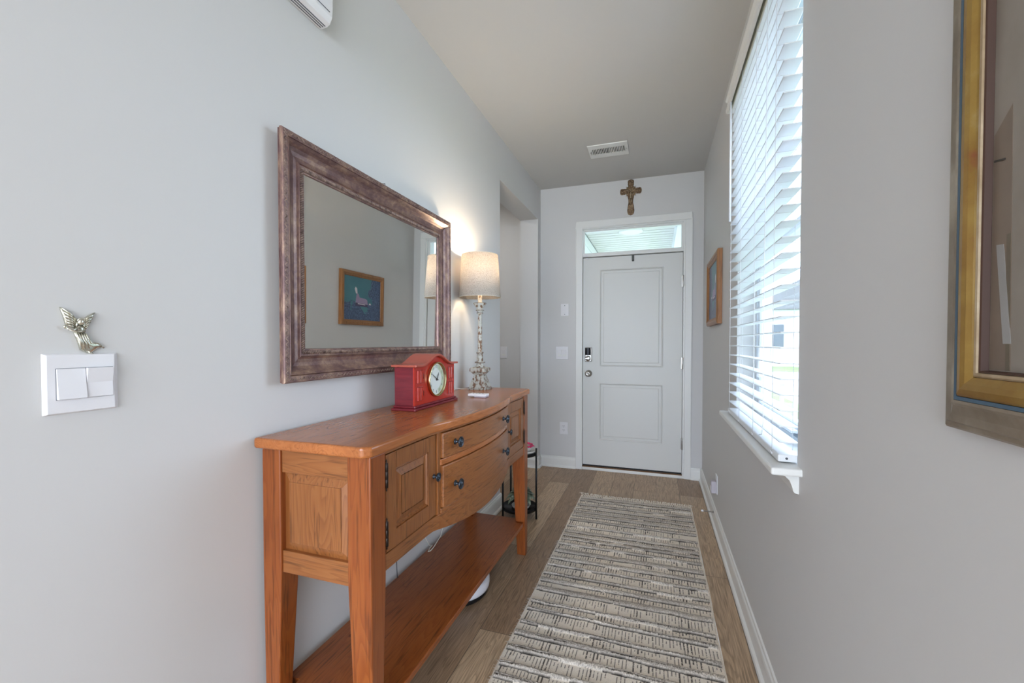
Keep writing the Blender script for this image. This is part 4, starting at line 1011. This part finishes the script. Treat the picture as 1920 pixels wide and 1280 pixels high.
structure(MB().box(-3.3, 1.2, 4.28, 9.0, PCZ+.3, PCZ+.4).build('porch_roof', 'siding'))
mb = MB()
for k in range(22): 
    z = GZ+.14*k; mb.prism([(-.935, z), (-.920, z), (-.932, z+.135), (-.935, z+.14)], 4.28, 8.9, axis=1)
mb.box(-1.05, -.935, 4.28, 8.9, GZ, PCZ+.3); structure(mb.build('wall_porch', 'siding'))
structure(MB().box(.20, .42, 4.28, 8.95, PCZ-.22, PCZ+.3).box(-.93, .20, 8.8, 8.95, PCZ-.22, PCZ+.3).build('porch_beam', 'siding'))
pp_ = thing('porch_post', (.31, 8.85, -.1), 'white square porch post in front of the house', 'post')
box('post_shaft', 'siding', pp_, .23, .39, 8.77, 8.93, -.1, PCZ-.22, .004)
box('post_base', 'siding', pp_, .21, .41, 8.75, 8.95, -.1, .05, .004)
pli = thing('porch_light', (-.335, 5.8, PCZ), 'round white flush ceiling light on the porch seen through the transom', 'ceiling light')
MB().lathe([(.10, -.03), (.15, -.03), (.155, -.012), (.150, 0), (.10, 0)], (-.335, 5.80, PCZ), seg=40).build('trim_ring', 'trim', pli)
MB().lathe([(0, -.026), (.10, -.022)], (-.335, 5.80, PCZ), seg=40).build('lens', mat('lit_lens', (.9, .9, .85), .4, Emission_Color=(1, .97, .9, 1), Emission_Strength=2.2), pli)
# railing beyond the side window
RLg = thing('porch_railing', (1.4, 5.2, GZ), 'white picket porch railing glimpsed through the side window', 'railing')
MB().box(.70, 1.9, 5.17, 5.23, .78, .83).box(.70, 1.9, 5.18, 5.22, -.05, 0).build('rail', 'siding', RLg, .004)
for k in range(10): box('picket', 'siding', RLg, .76+.12*k, .795+.12*k, 5.185, 5.215, 0, .78)
for x in (.62, 1.9): box('newel_post', 'siding', RLg, x-.05, x+.05, 5.15, 5.25, GZ, .92, .004)
# neighbouring house and trees across the street
NH = thing('neighbour_house', (12, 34, GZ), 'white neighbouring house across the street seen between the blind slats', 'house')
MB().box(5, 17, 30, 38, GZ, 3.2).build('house_wall', 'siding', NH)
MB().prism([(4.5, 3.2), (17.5, 3.2), (11, 6.4)], 29.6, 38.4, axis=1).build('roof', mat('grey_shingle', (.16, .16, .17), .9), NH)
for x in (6.2, 9.2, 13.4): box('house_window', mat('dark_pane', (.06, .08, .10), .15), NH, x, x+1.1, 29.94, 30.0, .9, 2.3)
for (x, y, h) in ((2.5, 31, 5.0), (19.5, 30, 6.0), (3.6, 40, 7.0), (24, 38, 7)):
    tr = thing('tree', (x, y, GZ), {2.5: 'bushy green tree left of the neighbouring house', 19.5: 'green tree at the right side of the neighbouring house', 3.6: 'tall green tree standing behind the neighbouring house', 24: 'rightmost tall green tree across the street'}[x], 'tree', 'trees across the street')
    MB().tube([(x, y, GZ), (x+.1, y, GZ+h*.3), (x, y, GZ+h*.6)], [.22, .17, .08], 8).build('trunk', mat('bark', (.10, .07, .05), .9), tr)
    mb = MB()
    for k in range(26):
        a, e = random.uniform(0, 6.28), random.uniform(.35, 1); r = h*.27*random.uniform(.2, 1)
        mb.ell((x+r*math.cos(a), y+r*math.sin(a), GZ+h*e), (h*.12, h*.12, h*.10), None, 9, 6)
    mb.build('crown', mottled('tree_foliage', [(.35, (.05, .10, .03)), (.65, (.16, .24, .09))], 2.5, .9, bmp=1), tr)
